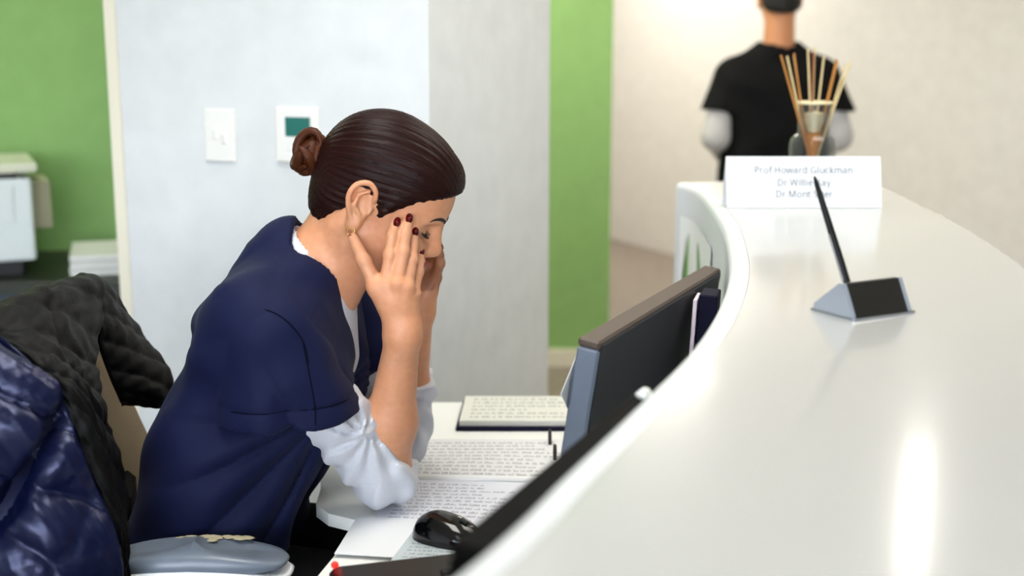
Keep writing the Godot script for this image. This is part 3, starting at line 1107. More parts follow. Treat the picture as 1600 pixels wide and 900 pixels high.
func queue_walker():
	var o := Vector3(WX, 0, WZ)
	var S := Field.new()
	S.ell(o + Vector3(0, 1.625, 0.0), Vector3(0.076, 0.105, 0.093), Basis(), 0.0)
	S.ell(o + Vector3(0, 1.575, -0.035), Vector3(0.060, 0.085, 0.065), Basis(), 0.03)
	S.cap(o + Vector3(0, 1.565, -0.100), o + Vector3(0, 1.540, -0.112), 0.010, 0.014, 0.012)
	for s in [-1.0, 1.0]:
		S.ell(o + Vector3(0.079 * s, 1.585, 0.005), Vector3(0.008, 0.031, 0.018), Basis(), 0.006)
		S.ell(o + Vector3(0.031 * s, 1.590, -0.094), Vector3(0.015, 0.012, 0.012), Basis(), 0.01, 1)
	S.cap(o + Vector3(0, 1.53, 0.015), o + Vector3(0, 1.36, 0.02), 0.056, 0.062, 0.03)
	S.cap(o + Vector3(-0.13, 1.30, 0.01), o + Vector3(0.13, 1.30, 0.01), 0.07, 0.07, 0.04)
	S.cap(o + Vector3(0, 1.25, 0.01), o + Vector3(0, 0.95, 0.0), 0.07, 0.07, 0.03)
	for s in [-1.0, 1.0]:
		var sh := o + Vector3(0.185 * s, 1.315, 0.01)
		var el := o + Vector3(0.235 * s, 1.075, 0.05)
		var wr := o + Vector3(0.165 * s, 0.985, -0.17)
		S.cap(sh, el, 0.045, 0.036, 0.02)
		S.cap(el, wr, 0.035, 0.025, 0.02)
		# hands: palm, four fingers and a thumb, lightly curled
		var pa := wr + Vector3(-0.020 * s, -0.012, -0.075)
		S.cap(wr, pa, 0.022, 0.026, 0.02)
		for k in 4:
			var kn := pa + Vector3(0, 0.024 - 0.016 * k, -0.012)
			var f1 := kn + Vector3(-0.008 * s, -0.004, -0.034)
			S.cap(kn, f1, 0.0088, 0.0080, 0.005)
			S.cap(f1, f1 + Vector3(-0.024 * s, -0.006, -0.018 + 0.003 * k), 0.0080, 0.0068, 0.004)
		S.cap(wr + Vector3(-0.01 * s, 0.016, -0.02), pa + Vector3(-0.024 * s, 0.030, -0.002), 0.012, 0.009, 0.01)
		S.cap(pa + Vector3(-0.024 * s, 0.030, -0.002), pa + Vector3(-0.038 * s, 0.032, -0.028), 0.009, 0.0075, 0.004)
		var hip := o + Vector3(0.09 * s, 0.90, 0.0)
		var kn2 := o + Vector3(0.095 * s, 0.49, -0.10 * s - 0.02)
		var an := o + Vector3(0.095 * s, 0.09 + (0.05 if s < 0 else 0.0), -0.13 * s + 0.06)
		S.cap(hip, kn2, 0.075, 0.05, 0.03)
		S.cap(kn2, an, 0.046, 0.034, 0.02)
		S.cap(an, an + Vector3(0, -0.04, -0.13), 0.032, 0.026, 0.02)
	walker_jobs["body"] = [
		job(S, o + Vector3(-0.12, 1.38, -0.16), o + Vector3(0.12, 1.76, 0.13), 0.005),
		job(S, o + Vector3(-0.32, 0.02, -0.40), o + Vector3(0.32, 1.40, 0.32), 0.012),
		job(S, o + Vector3(-0.24, 0.90, -0.36), o + Vector3(-0.05, 1.08, -0.14), 0.005),
		job(S, o + Vector3(0.05, 0.90, -0.36), o + Vector3(0.24, 1.08, -0.14), 0.005),
	]
	var Hf := Field.new()
	Hf.ell(o + Vector3(0, 1.645, 0.006), Vector3(0.086, 0.105, 0.103), Basis(), 0.0)
	Hf.ell(o + Vector3(0, 1.575, 0.050), Vector3(0.070, 0.065, 0.052), Basis(), 0.03)
	Hf.plane(o + Vector3(0, 1.545, 0.06), Vector3(0, -0.94, -0.34), 0.01, 2)
	for s in [-1.0, 1.0]:
		Hf.cap(o + Vector3(0.12 * s, 1.575, -0.005), o + Vector3(0.05 * s, 1.575, -0.005), 0.033, 0.033, 0.01, 1)
	walker_jobs["hair"] = [job(Hf, o + Vector3(-0.11, 1.48, -0.13), o + Vector3(0.11, 1.78, 0.14), 0.006)]
	var T := Field.new()
	for s in [-1.0, 1.0]:
		T.cap(o + Vector3(0.180 * s, 1.300, 0.01), o + Vector3(0.230 * s, 1.14, 0.04), 0.062, 0.076, 0.03)
		T.cap(o + Vector3(0.02 * s, 1.385, 0.015), o + Vector3(0.16 * s, 1.315, 0.01), 0.052, 0.058, 0.03)
	T.plane(o + Vector3(0, 1.175, 0), Vector3(0, -1, 0), 0.006, 2)
	T.cap(o + Vector3(-0.13, 1.28, 0.01), o + Vector3(0.13, 1.28, 0.01), 0.083, 0.083, 0.05)
	T.cap(o + Vector3(-0.03, 1.375, 0.015), o + Vector3(0.03, 1.375, 0.015), 0.062, 0.062, 0.06)
	for s in [-1.0, 1.0]:
		T.cap(o + Vector3(0.085 * s, 1.25, 0.01), o + Vector3(0.105 * s, 0.80, 0.0), 0.108, 0.120, 0.05)
	T.cap(o + Vector3(0, 1.25, 0.01), o + Vector3(0, 0.80, 0.0), 0.110, 0.120, 0.05)
	T.cap(o + Vector3(0, 1.43, 0.02), o + Vector3(0, 1.56, 0.0), 0.066, 0.07, 0.006, 1)
	T.plane(o + Vector3(0, 0.80, 0), Vector3(0, -1, 0), 0.006, 2)
	T.disp = walker_disp
	walker_jobs["scrub_top"] = [job(T, o + Vector3(-0.36, 0.76, -0.17), o + Vector3(0.36, 1.47, 0.20), 0.0085)]
	walker_jobs["sleeve"] = []
	for s in [-1.0, 1.0]:
		var W := Field.new()
		var sh := o + Vector3(0.185 * s, 1.315, 0.01)
		var el := o + Vector3(0.235 * s, 1.075, 0.05)
		var wr := o + Vector3(0.165 * s, 0.985, -0.17)
		W.cap(sh.lerp(el, 0.3), el, 0.056, 0.052, 0.02)
		W.cap(el, wr, 0.050, 0.036, 0.03)
		walker_jobs["sleeve"].append(job(W, o + Vector3(-0.32, 0.92, -0.22), o + Vector3(0.32, 1.32, 0.14), 0.008))
	var Q := Field.new()
	for s in [-1.0, 1.0]:
		var hip := o + Vector3(0.09 * s, 0.88, 0.0)
		var kn2 := o + Vector3(0.095 * s, 0.49, -0.10 * s - 0.02)
		var an := o + Vector3(0.095 * s, 0.09 + (0.05 if s < 0 else 0.0), -0.13 * s + 0.06)
		Q.cap(hip, kn2, 0.100, 0.075, 0.05)
		Q.cap(kn2, an, 0.075, 0.062, 0.03)
	walker_jobs["trousers"] = [job(Q, o + Vector3(-0.25, 0.02, -0.28), o + Vector3(0.25, 1.0, 0.34), 0.012)]
	walker_jobs["shoe"] = []
	for s in [-1.0, 1.0]:
		var K := Field.new()
		var an := o + Vector3(0.095 * s, 0.06 + (0.05 if s < 0 else 0.0), -0.13 * s + 0.06)
		K.cap(an, an + Vector3(0, -0.022, -0.17), 0.046, 0.036, 0.03)
		walker_jobs["shoe"].append(job(K, o + Vector3(-0.2, -0.02, -0.34), o + Vector3(0.2, 0.2, 0.3), 0.009))

func walker_disp(p: Vector3, d: float) -> float:
	return wob(p, 0.9, 0.006) if absf(d) < 0.03 else 0.0

func commit_people():
	var t: Node3D = thing("person", "seated woman in a navy scrub top resting her face in both hands", "person", Vector3(-0.45, 0, -1.88))
	var o := -t.position
	put("body", netmesh(skin_jobs), M.skin, t, o)
	put("scrub_top", netmesh(person_jobs.scrub_top), M.scrub_navy, t, o)
	# seams: round the armhole, down the sleeve and along its hem
	var top: MeshInstance3D = t.get_node("scrub_top")
	for line in [
		[[-0.394, 1.049], [-0.372, 1.070], [-0.346, 1.084], [-0.322, 1.080], [-0.301, 1.064], [-0.285, 1.038], [-0.278, 1.008]],
		[[-0.286, 1.040], [-0.281, 1.015], [-0.274, 0.979], [-0.270, 0.952], [-0.269, 0.925]],
		[[-0.385, 0.944], [-0.365, 0.945], [-0.340, 0.946], [-0.310, 0.946], [-0.280, 0.946], [-0.250, 0.947], [-0.232, 0.948]]]:
		var pts: Array = []
		for q in smooth_path(line.map(func(e): return Vector2(e[0], e[1])), 4):
			var p := Vector3(q.x, q.y, -1.55)
			var L := sleeve_field.all()
			for i in 60:
				var d := sleeve_field.ev(p, L)
				if d < 0.0003 or p.z < -1.9:
					break
				p.z -= minf(d * 0.6, 0.01)
			if p.z > -1.86:
				pts.append(p)
		var sm := new_st()
		tube(sm, pts, [0.0011], 6)
		put("seam", sm.commit(), M.seam_navy, top)
	put("undershirt", netmesh(person_jobs.undershirt), M.white_knit, t, o)
	put("trousers", netmesh(person_jobs.trousers), M.black_cloth, t, o)
	for j in person_jobs.shoe:
		put("shoe", netmesh([j]), M.rubber, t, o)
	var hair := put("hair", netmesh(person_jobs.hair), M.hair, t, o)
	# the bun: coiled strands
	var bun := new_st()
	var c := hl(-0.1155, 0.026, 0.006)
	var rng := RandomNumberGenerator.new()
	rng.seed = 7
	for k in 13:
		var path: Array = []
		var rad: Array = []
		var ax := Vector3(rng.randf_range(-0.5, 0.5) - 0.25, rng.randf_range(-0.5, 0.5), rng.randf_range(-0.3, 1.0)).normalized()
		var u := ax.cross(Vector3(0.3, 1, 0.1)).normalized()
		var v := ax.cross(u)
		var a0 := rng.randf_range(0, TAU)
		var span := rng.randf_range(2.6, 4.6)
		var off := rng.randf_range(-0.011, 0.014)
		for i in 15:
			var f := float(i) / 14.0
			var a := a0 + span * f
			var rr := 0.0195 + 0.003 * sin(f * 5.0 + k)
			var q := (u * cos(a) + v * sin(a)) * rr + ax * (off + 0.006 * sin(f * 4.0 + k))
			path.append(c + HB * Vector3(q.x * 0.92, q.y * 1.32, q.z * 1.0))
			rad.append(0.0026 + 0.0066 * sin(PI * clampf(f * 0.94 + 0.03, 0, 1)))
		tube(bun, path, rad, 8, false, 0.8)
	bun.index()
	var core := SphereMesh.new()
	core.radius = 0.019
	core.height = 0.046
	core.radial_segments = 20
	core.rings = 10
	bun.append_from(core, 0, Transform3D(HB, c))
	var bn := put("bun", bun.commit(), M.hair_bun, hair)
	bn.set_meta("label", "loose coiled bun of lighter brown hair")
	# eyebrows, lashes, lips
	for s in [-1.0, 1.0]:
		var eb := new_st()
		var bp: Array = []
		for e in [[0.004, 0.010, 0.0], [0.0095, 0.022, 0.15], [0.0125, 0.036, 0.5], [0.0095, 0.047, 0.9], [0.0045, 0.054, 1.2]]:
			var dir: Vector3 = -(HB * Vector3(cos(e[2]), 0.0, sin(e[2]) * s))
			bp.append(onto(hl(0.085 if e[2] > 0.4 else 0.095, e[0], e[1] * s * (1.0 if e[2] < 0.4 else 0.9)) - dir * 0.05, dir, 0.0004))
		tube(eb, smooth_path(bp, 4), [0.0012, 0.0018, 0.0022, 0.0025, 0.0026, 0.0026, 0.0026, 0.0025, 0.0024, 0.0022, 0.0020, 0.0018, 0.0015, 0.0012, 0.0009, 0.0006, 0.0004], 8, false, 0.6, HB.x)
		put("eyebrow", eb.commit(), M.brow, t, o)
		var la := new_st()
		var lid: Array = []
		for i in 9:
			var f := float(i) / 8.0 - 0.5
			var dir: Vector3 = -(HB * Vector3(1.0, 0.0, 0.35 * s)).normalized()
			lid.append(onto(hl(0.09, -0.0195 + 0.0045 * f * f * 4.0, (0.033 + f * 0.028) * s) - dir * 0.05, dir, 0.0004))
		tube(la, lid, [0.0004, 0.0008, 0.0011, 0.0013, 0.0014, 0.0014, 0.0013, 0.0010, 0.0004], 6)
		for i in 14:
			var k := 8.0 * i / 13.0
			var b: Vector3 = lid[int(k)].lerp(lid[mini(int(k) + 1, 8)], k - int(k))
			var f := k / 8.0 - 0.5
			tube(la, [b, b + HB * Vector3(0.005, -0.003, 0.004 * f * s), b + HB * Vector3(0.0085, -0.0025, 0.009 * f * s)], [0.0006, 0.0005, 0.0002], 5)
		put("eyelashes", la.commit(), M.lash, t, o)
	var lip := new_st()
	tube(lip, [hl(0.092, -0.068, -0.021), hl(0.1005, -0.0655, -0.008), hl(0.1010, -0.0660, 0), hl(0.1005, -0.0655, 0.008), hl(0.092, -0.068, 0.021)], [0.0012, 0.0040, 0.0038, 0.0040, 0.0012], 8)
	tube(lip, [hl(0.092, -0.069, -0.020), hl(0.099, -0.0735, -0.008), hl(0.1, -0.074, 0), hl(0.099, -0.0735, 0.008), hl(0.092, -0.069, 0.020)], [0.0012, 0.0044, 0.0048, 0.0044, 0.0012], 8)
	put("lips", lip.commit(), M.lips, t, o)
	# red nails
	for nl in nails:
		var st := new_st()
		var sp := SphereMesh.new()
		sp.radius = 1.0
		sp.height = 2.0
		sp.radial_segments = 16
		sp.rings = 8
		var al: Vector3 = nl[1]
		var up: Vector3 = nl[2]
		var sd := al.cross(up)
		st.append_from(sp, 0, Transform3D(Basis(sd * nl[3] * 0.9, al * nl[3] * 1.25, up * 0.0016), nl[0]))
		put("fingernail", st.commit(), M.nail_red, t, o)
	for s in [-1.0, 1.0]:
		var er := new_st()
		var ring: Array = []
		for i in 16:
			var a := TAU * i / 16.0
			ring.append(hl(-0.012 + 0.0055 * cos(a), -0.0455 + 0.0065 * sin(a), 0.0785 * s))
		tube(er, ring, [0.0010], 6, true)
		put("earring", er.commit(), M.gold, t, o)

	var w: Node3D = thing("person", "person with short dark hair in a black top walking away down the hallway", "person", Vector3(WX, 0, WZ))
	var wo := -w.position
	put("body", netmesh(walker_jobs.body), M.skin_tan, w, wo)
	put("hair", netmesh(walker_jobs.hair), M.short_hair, w, wo)
	put("scrub_top", netmesh(walker_jobs.scrub_top), M.black_cloth, w, wo)
	for j in walker_jobs.sleeve:
		put("sleeve", netmesh([j]), M.grey_knit, w, wo)
	put("trousers", netmesh(walker_jobs.trousers), M.black_cloth, w, wo)
	for j in walker_jobs.shoe:
		put("shoe", netmesh([j]), M.rubber, w, wo)

# ---------------------------------------------------------------- the setting
func wall(called: String, a: Vector2, b: Vector2, th: float, m: Material, y0 := 0.0, y1 := 2.7):
	# from a to b (x, z); the thickness grows to the right of a -> b seen from above
	var d := (b - a).normalized()
	var n := Vector2(-d.y, d.x) * th
	var st := new_st()
	prism(st, PackedVector2Array([a, b, b + n, a + n]), y0, y1)
	return struct(called, st, m)

const CA := Vector2(-0.173, -2.700)
const CB := Vector2(0.0986, -3.400)
const CC := Vector2(-0.903, -2.983)
const CD := Vector2(-0.631, -3.683)

func setting():
	var st := new_st()
	box(st, Vector3(0, -0.06, -4.0), Vector3(8.4, 0.12, 15.4))
	struct("floor", st, M.floor)
	st = new_st()
	box(st, Vector3(0, 2.76, -4.0), Vector3(8.4, 0.12, 15.4))
	struct("ceiling", st, M.ceiling)
	# the white pier behind her, with its shaded return
	st = new_st()
	prism(st, PackedVector2Array([CA, CB, CD, CC]), 0.0, 2.7, 0.0)
	struct("wall_pier", st, M.wall_white, "white wall pier behind the seated woman with a shaded side")
	# cream door frame at its far left edge
	st = new_st()
	var L := (CC - CA).normalized()
	var R := (CB - CA).normalized()
	var c0 := CC + L * 0.002 - R * 0.0
	prism(st, PackedVector2Array([c0, c0 + L * 0.032, c0 + L * 0.032 + R * 0.12, c0 + R * 0.12]), 0.0, 2.7)
	struct("trim_1", st, M.trim_cream, "cream door frame edge beside the green wall")
	# green wall of the back office, and the cream walls that close it
	wall("wall_green", Vector2(-0.55, -4.25), Vector2(-3.6, -4.25), 0.12, M.wall_green)
	wall("wall_left", Vector2(-3.6, -4.4), Vector2(-3.6, 3.2), -0.12, M.wall_white)
	# green end wall at the hallway, with its skirting board
	wall("wall_hall_green", Vector2(0.432, -5.58), Vector2(-0.9, -5.58), 0.14, M.wall_green)
	wall("wall_link", Vector2(-0.55, -3.70), Vector2(-0.55, -5.70), -0.1, M.wall_white)
	st = new_st()
	box(st, Vector3(-0.234, 0.0375, -5.573), Vector3(1.345, 0.075, 0.016))
	box(st, Vector3(-0.234, 0.077, -5.576), Vector3(1.345, 0.006, 0.010))
	struct("baseboard_hall", st, M.trim_cream)
	# the long cream wall that comes nearer to the right
	wall("wall_right", Vector2(3.44, -4.07), Vector2(0.10, -10.54), 0.12, M.wall_cream)
	wall("wall_far", Vector2(0.3, -10.5), Vector2(-0.9, -10.5), 0.12, M.wall_cream)
	wall("wall_corridor", Vector2(-0.75, -10.6), Vector2(-0.75, -5.6), -0.12, M.wall_cream)
	wall("wall_lobby", Vector2(3.40, 3.2), Vector2(3.40, -4.10), 0.12, M.wall_cream)
	# wall behind the camera, with a wide window
	wall("wall_window", Vector2(-3.6, 3.0), Vector2(-3.0, 3.0), 0.16, M.wall_white)
	wall("wall_window", Vector2(1.6, 3.0), Vector2(3.5, 3.0), 0.16, M.wall_white)
	wall("wall_window", Vector2(-3.0, 3.0), Vector2(1.6, 3.0), 0.16, M.wall_white, 0.0, 0.7)
	wall("wall_window", Vector2(-3.0, 3.0), Vector2(1.6, 3.0), 0.16, M.wall_white, 2.5, 2.7)
	var w := Node3D.new()
	w.name = "window_1"
	add_child(w)
	w.set_meta("kind", "structure")
	w.position = Vector3(-0.7, 1.6, 3.08)
	for i in 5:
		put("window_frame", rbox(Vector3(-2.28 + i * 1.14, 0, 0), Vector3(0.05, 1.8, 0.07), 0.004).commit(), M.white_metal, w)
	for y in [-0.88, 0.88]:
		put("window_frame", rbox(Vector3(0, y, 0), Vector3(4.6, 0.05, 0.07), 0.004).commit(), M.white_metal, w)
	for i in 4:
		put("pane", rbox(Vector3(-1.71 + i * 1.14, 0, 0), Vector3(1.10, 1.74, 0.004), 0.0).commit(), M.window_glass, w)

# ---------------------------------------------------------------- the curved counter
func counter_lines() -> Array:
	var inn := [Vector3(-0.44, 0, -0.02), Vector3(-0.23, 0, -0.35), Vector3(-0.039, 0, -0.729), Vector3(0.039, 0, -0.922), Vector3(0.116, 0, -1.120), Vector3(0.186, 0, -1.308), Vector3(0.246, 0, -1.510), Vector3(0.298, 0, -1.734), Vector3(0.334, 0, -1.952), Vector3(0.368, 0, -2.230), Vector3(0.389, 0, -2.544), Vector3(0.396, 0, -2.720), Vector3(0.391, 0, -2.810), Vector3(0.371, 0, -2.880)]
	return smooth_path(inn, 6)

func sweep(st: SurfaceTool, line: Array, prof: Array, w: float):
	# prof: Vector2(share of the width, y) plus an inset in metres, as a closed outline; smooth across small steps
	var rings: Array = []
	for i in line.size():
		var t: Vector3 = (line[mini(i + 1, line.size() - 1)] - line[maxi(i - 1, 0)]).normalized()
		var n := Vector3(-t.z, 0, t.x)
		var r := PackedVector3Array()
		for p in prof:
			r.append(line[i] + n * p.x + Vector3(0, p.y, 0))
		rings.append(r)
	var m := prof.size()
	st.set_smooth_group(0)
	for i in line.size() - 1:
		for k in m:
			var k2 := (k + 1) % m
			st.set_smooth_group(100 + k if (prof[k2] - prof[k]).length() > 0.013 else 0)
			for e in [[i, k], [i + 1, k2], [i + 1, k], [i, k], [i, k2], [i + 1, k2]]:
				st.add_vertex(rings[e[0]][e[1]])
	for e in [0, line.size() - 1]:
		st.set_smooth_group(1 + e)
		var pl := PackedVector2Array()
		for p in prof:
			pl.append(p)
		var ix := Geometry2D.triangulate_polygon(pl)
		for q in range(0, ix.size(), 3):
			var tr := [ix[q], ix[q + 1], ix[q + 2]]
			var area := (pl[tr[1]] - pl[tr[0]]).cross(pl[tr[2]] - pl[tr[0]])
			if (area > 0.0) == (e == 0):
				tr.reverse()
			for x in tr:
				st.add_vertex(rings[e][x])

func counter():
	var t: Node3D = thing("reception_counter", "curved white reception counter with a glossy top in the foreground", "reception counter", Vector3(0.3, 0, -1.4))
	var o := -t.position
	var line := counter_lines()
	var W := 0.425
	# the top: a slab with rounded long edges
	var prof: Array = []
	var r := 0.014
	var y0 := 1.087
	var y1 := 1.125
	prof.append(Vector2(0.0285, y0))
	prof.append(Vector2(0.0285, y1))
	for q in [[W - r, y1 - r, PI * 0.5]]:
		for i in 5:
			var a: float = q[2] - PI * 0.5 * i / 4.0
			prof.append(Vector2(q[0] + r * cos(a), q[1] + r * sin(a)))
	prof.append(Vector2(W, y0 + 0.004))
	prof.append(Vector2(W - 0.004, y0))
	var st := new_st()
	sweep(st, line, prof, W)
	# rounded far end of the slab
	st.generate_normals()
	obj("counter_top", st, M.counter_top, t, o)
	# the wall of the counter under it
	var inner := [Vector2(0.0, 0.0), Vector2(0.0, y1 - 0.012), Vector2(0.0015, y1 - 0.006), Vector2(0.005, y1 - 0.0015), Vector2(0.011, y1), Vector2(0.028, y1), Vector2(0.028, 0.0)]
	st = new_st()
	sweep(st, line, inner, W)
	st.generate_normals()
	obj("inner_panel", st, M.counter_body, t, o)
	var outer := [Vector2(W - 0.05, 0.0), Vector2(W - 0.05, y0), Vector2(W - 0.02, y0), Vector2(W - 0.02, 0.0)]
	st = new_st()
	sweep(st, line, outer, W)
	st.generate_normals()
	obj("front_panel", st, M.counter_body, t, o)
	var e: Vector3 = line[line.size() - 1]
	var tn: Vector3 = (e - line[line.size() - 2]).normalized()
	var nn := Vector3(-tn.z, 0, tn.x)
	var p0 := e + nn * 0.030 - tn * 0.03
	var p1 := e + nn * (W - 0.05) - tn * 0.03
	st = new_st()
	prism(st, PackedVector2Array([Vector2(p0.x, p0.z), Vector2(p1.x, p1.z), Vector2(p1.x + tn.x * 0.024, p1.z + tn.z * 0.024), Vector2(p0.x + tn.x * 0.024, p0.z + tn.z * 0.024)]), 0.0, y0)
	obj("end_panel", st, M.counter_body, t, o)
	# a printed plant picture on the inner side near the far end
	poster()

func poster():
	var im := Image.create(256, 256, false, Image.FORMAT_RGB8)
	im.fill(Color(0.93, 0.94, 0.93))
	# u runs from the far end to the near end, v from the top down
	var leaves := [[40, 160, 62, 30, 20, Color(0.42, 0.62, 0.25)], [18, 170, 40, 40, 7, Color(0.16, 0.22, 0.20)], [186, 130, 160, 32, 26, Color(0.40, 0.56, 0.30)], [200, 190, 172, 90, 7, Color(0.62, 0.64, 0.74)], [110, 200, 86, 70, 12, Color(0.88, 0.84, 0.76)], [96, 240, 108, 120, 14, Color(0.90, 0.80, 0.74)]]
	for y in 256:
		for x in 256:
			for l in leaves:
				var a := Vector2(l[0], l[1])
				var b := Vector2(l[2], l[3])
				var p := Vector2(x, y)
				var f := clampf((p - a).dot(b - a) / (b - a).length_squared(), 0, 1)
				var w: float = l[4] * sqrt(1.0 - f)
				var dd := p.distance_to(a.lerp(b, f))
				if dd < w:
					im.set_pixel(x, y, (l[5] as Color) * (0.85 if dd < 1.2 else 1.0))
	var m := mat("leaf_print", Color(1, 1, 1), 0.4)
	m.albedo_texture = ImageTexture.create_from_image(im)
	var st := new_st()
	var y0 := 0.80
	var y1 := 1.055
	# follows the curve of the panel
	var pts: Array = []
	for p in counter_lines():
		if p.z < -2.36 and p.z > -2.862:
			pts.append(p)
	for side in [0.0025, 0.0035]:
		for i in pts.size() - 1:
			var a: Vector3 = pts[i]
			var b: Vector3 = pts[i + 1]
			var n: Vector3 = Vector3(b.z - a.z, 0, -(b.x - a.x)).normalized() * float(side)
			var u0 := 1.0 - float(i) / (pts.size() - 1)
			var u1 := 1.0 - float(i + 1) / (pts.size() - 1)
			var vs := [[b, y0, u1, 1.0], [a, y1, u0, 0.0], [a, y0, u0, 1.0], [b, y0, u1, 1.0], [b, y1, u1, 0.0], [a, y1, u0, 0.0]]
			if side < 0.003:
				vs.reverse()
			for v in vs:
				st.set_normal(n.normalized() * (1.0 if side > 0.003 else -1.0))
				st.set_uv(Vector2(v[2], v[3]))
				st.add_vertex(Vector3(v[0].x, v[1], v[0].z) + n)
	var o := obj("leaf_poster", st, m)
	tag(o, "print of green leaves on white, on the inner side of the counter end", "poster")

# ---------------------------------------------------------------- desk
func desk():
	var t: Node3D = thing("desk", "white curved work desk below the reception counter", "desk", Vector3(0, 0, -1.9))
	var poly := PackedVector2Array()
	var front := [Vector2(-0.40, -2.42), Vector2(-0.335, -2.15), Vector2(-0.303, -1.93), Vector2(-0.300, -1.860), Vector2(-0.276, -1.822), Vector2(-0.232, -1.795), Vector2(-0.245, -1.66), Vector2(-0.285, -1.45), Vector2(-0.34, -1.20), Vector2(-0.40, -0.95)]
	for p in front:
		poly.append(p - Vector2(0, -1.9))
	var line := counter_lines()
	var back: Array = []
	for p in line:
		if p.z < -0.6 and p.z > -2.42:
			back.append(Vector2(p.x - 0.012, p.z + 1.9))
	poly.append(back[0] + Vector2(-0.05, 0.05))
	for p in back:
		poly.append(p)
	poly.append(Vector2(0.36, -0.52))
	var st := new_st()
	prism(st, poly, 0.725, 0.745, 0.0)
	obj("desk_top", st, M.desk_top, t)
	for p in [Vector3(-0.30, 0.362, -0.44), Vector3(0.25, 0.362, -0.44), Vector3(-0.24, 0.362, 0.75)]:
		put("leg", rbox(p, Vector3(0.05, 0.724, 0.05), 0.004).commit(), M.white_metal, t)

# ---------------------------------------------------------------- monitors and desk things
func monitors():
	# the back of a monitor that leans towards the counter
	monitor(Vector3(0.052, 0.745, -1.585), Vector3(0.287, 0.745, -2.105), 0.325, 0.150, "dark flat monitor seen from behind on the desk beside the open notebook", true)
	monitor(Vector3(-0.060, 0.745, -0.900), Vector3(0.115, 0.745, -1.310), 0.326, 0.09, "black monitor tucked against the near edge of the counter", false)

func monitor(a: Vector3, b: Vector3, h: float, lean: float, label: String, far: bool):
	var u := (b - a)
	var w := u.length()
	u = u.normalized()
	var n := Vector3(-u.z, 0, u.x)      # towards the counter
	if n.x < 0:
		n = -n
	var up := (Vector3.UP + n * lean).normalized()
	var nn := u.cross(up).normalized()
	if nn.dot(n) < 0:
		nn = -nn
	var base := (a + b) * 0.5
	var t: Node3D = thing("monitor", label, "monitor", base)
	var bs := Basis(u, up, u.cross(up).normalized())
	var sg := 1.0 if bs.z.dot(nn) > 0 else -1.0
	var c := up * (h * 0.5 + 0.008)
	# shell: bezel frame of four bars, a back panel and the screen
	var d := 0.030
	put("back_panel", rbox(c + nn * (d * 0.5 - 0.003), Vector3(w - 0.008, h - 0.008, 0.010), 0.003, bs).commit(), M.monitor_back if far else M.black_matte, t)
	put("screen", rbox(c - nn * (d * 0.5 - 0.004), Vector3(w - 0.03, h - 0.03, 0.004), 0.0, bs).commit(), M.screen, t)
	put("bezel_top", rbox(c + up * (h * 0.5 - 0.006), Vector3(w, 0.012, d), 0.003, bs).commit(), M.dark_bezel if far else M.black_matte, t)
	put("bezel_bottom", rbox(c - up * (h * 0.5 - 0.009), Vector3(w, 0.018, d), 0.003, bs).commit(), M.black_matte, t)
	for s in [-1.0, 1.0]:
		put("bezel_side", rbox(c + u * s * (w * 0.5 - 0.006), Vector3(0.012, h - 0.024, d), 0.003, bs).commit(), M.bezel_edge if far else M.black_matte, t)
	put("core", rbox(c, Vector3(w - 0.02, h - 0.02, d * 0.6), 0.0, bs).commit(), M.black_plastic, t)
	put("neck", rbox(nn * 0.028 + Vector3(0, 0.075, 0), Vector3(0.06, 0.14, 0.02), 0.003, Basis(u, Vector3.UP, n * sg)).commit(), M.black_plastic, t)
	put("foot", rbox(nn * 0.0 + Vector3(0, 0.006, 0), Vector3(0.20, 0.012, 0.10 if far else 0.08), 0.004, Basis(u, Vector3.UP, n * sg)).commit(), M.black_plastic, t)
	if not far:
		var tg := put("sticker", rbox(c + up * (h * 0.5 + 0.003) + u * (w * 0.5 - 0.012), Vector3(0.020, 0.014, 0.018), 0.006, bs).commit(), M.white_plastic, t)
		tg.set_meta("label", "small white cap on the monitor corner")

func text_image(sd: int, w: int, h: int, rows: int, margin: float, ink: Color, ragged := 0.3) -> ImageTexture:
	var im := Image.create(w, h, false, Image.FORMAT_RGB8)
	im.fill(Color(1, 1, 1))
	var rng := RandomNumberGenerator.new()
	rng.seed = sd
	var step := float(h) * (1.0 - 2.0 * margin) / rows
	for r in rows:
		var y := int(h * margin + r * step)
		var x := int(w * margin)
		var end := w * (1.0 - margin) - rng.randf() * w * ragged
		while x < end:
			var n := rng.randi_range(3, 11)
			for k in n:
				var hh := rng.randi_range(int(step * 0.22), int(step * 0.62))
				var yy := y + int(step * 0.7) - hh
				im.fill_rect(Rect2i(x, yy, 1, hh), ink.lerp(Color.WHITE, rng.randf_range(0.0, 0.4)))
				if rng.randf() < 0.6:
					im.fill_rect(Rect2i(x, yy + rng.randi_range(0, hh), 3, 1), ink)
				x += 3
			x += rng.randi_range(4, 9)
	return ImageTexture.create_from_image(im)

func sheet(st: SurfaceTool, c: Array, y: float, th: float):
	# a page: four corners (x, z) as near-left, near-right, far-right, far-left
	var P := func(i, yy): return Vector3(c[i].x, yy, c[i].y)
	quad(st, P.call(0, y + th), P.call(1, y + th), P.call(2, y + th), P.call(3, y + th), true)
	for i in 4:
		var j := (i + 1) % 4
		var a: Vector3 = P.call(i, y)
		var b: Vector3 = P.call(j, y)
		var n := (b - a).cross(Vector3.UP).normalized()
		for v in [a, b + Vector3(0, th, 0), b, a, a + Vector3(0, th, 0), b + Vector3(0, th, 0)]:
			st.set_normal(n)
			st.set_uv(Vector2(0.002, 0.002))
			st.add_vertex(v)
	for v in [P.call(0, y), P.call(1, y), P.call(2, y), P.call(0, y), P.call(2, y), P.call(3, y)]:
		st.set_normal(Vector3.DOWN)
		st.set_uv(Vector2(0.002, 0.002))
		st.add_vertex(v)

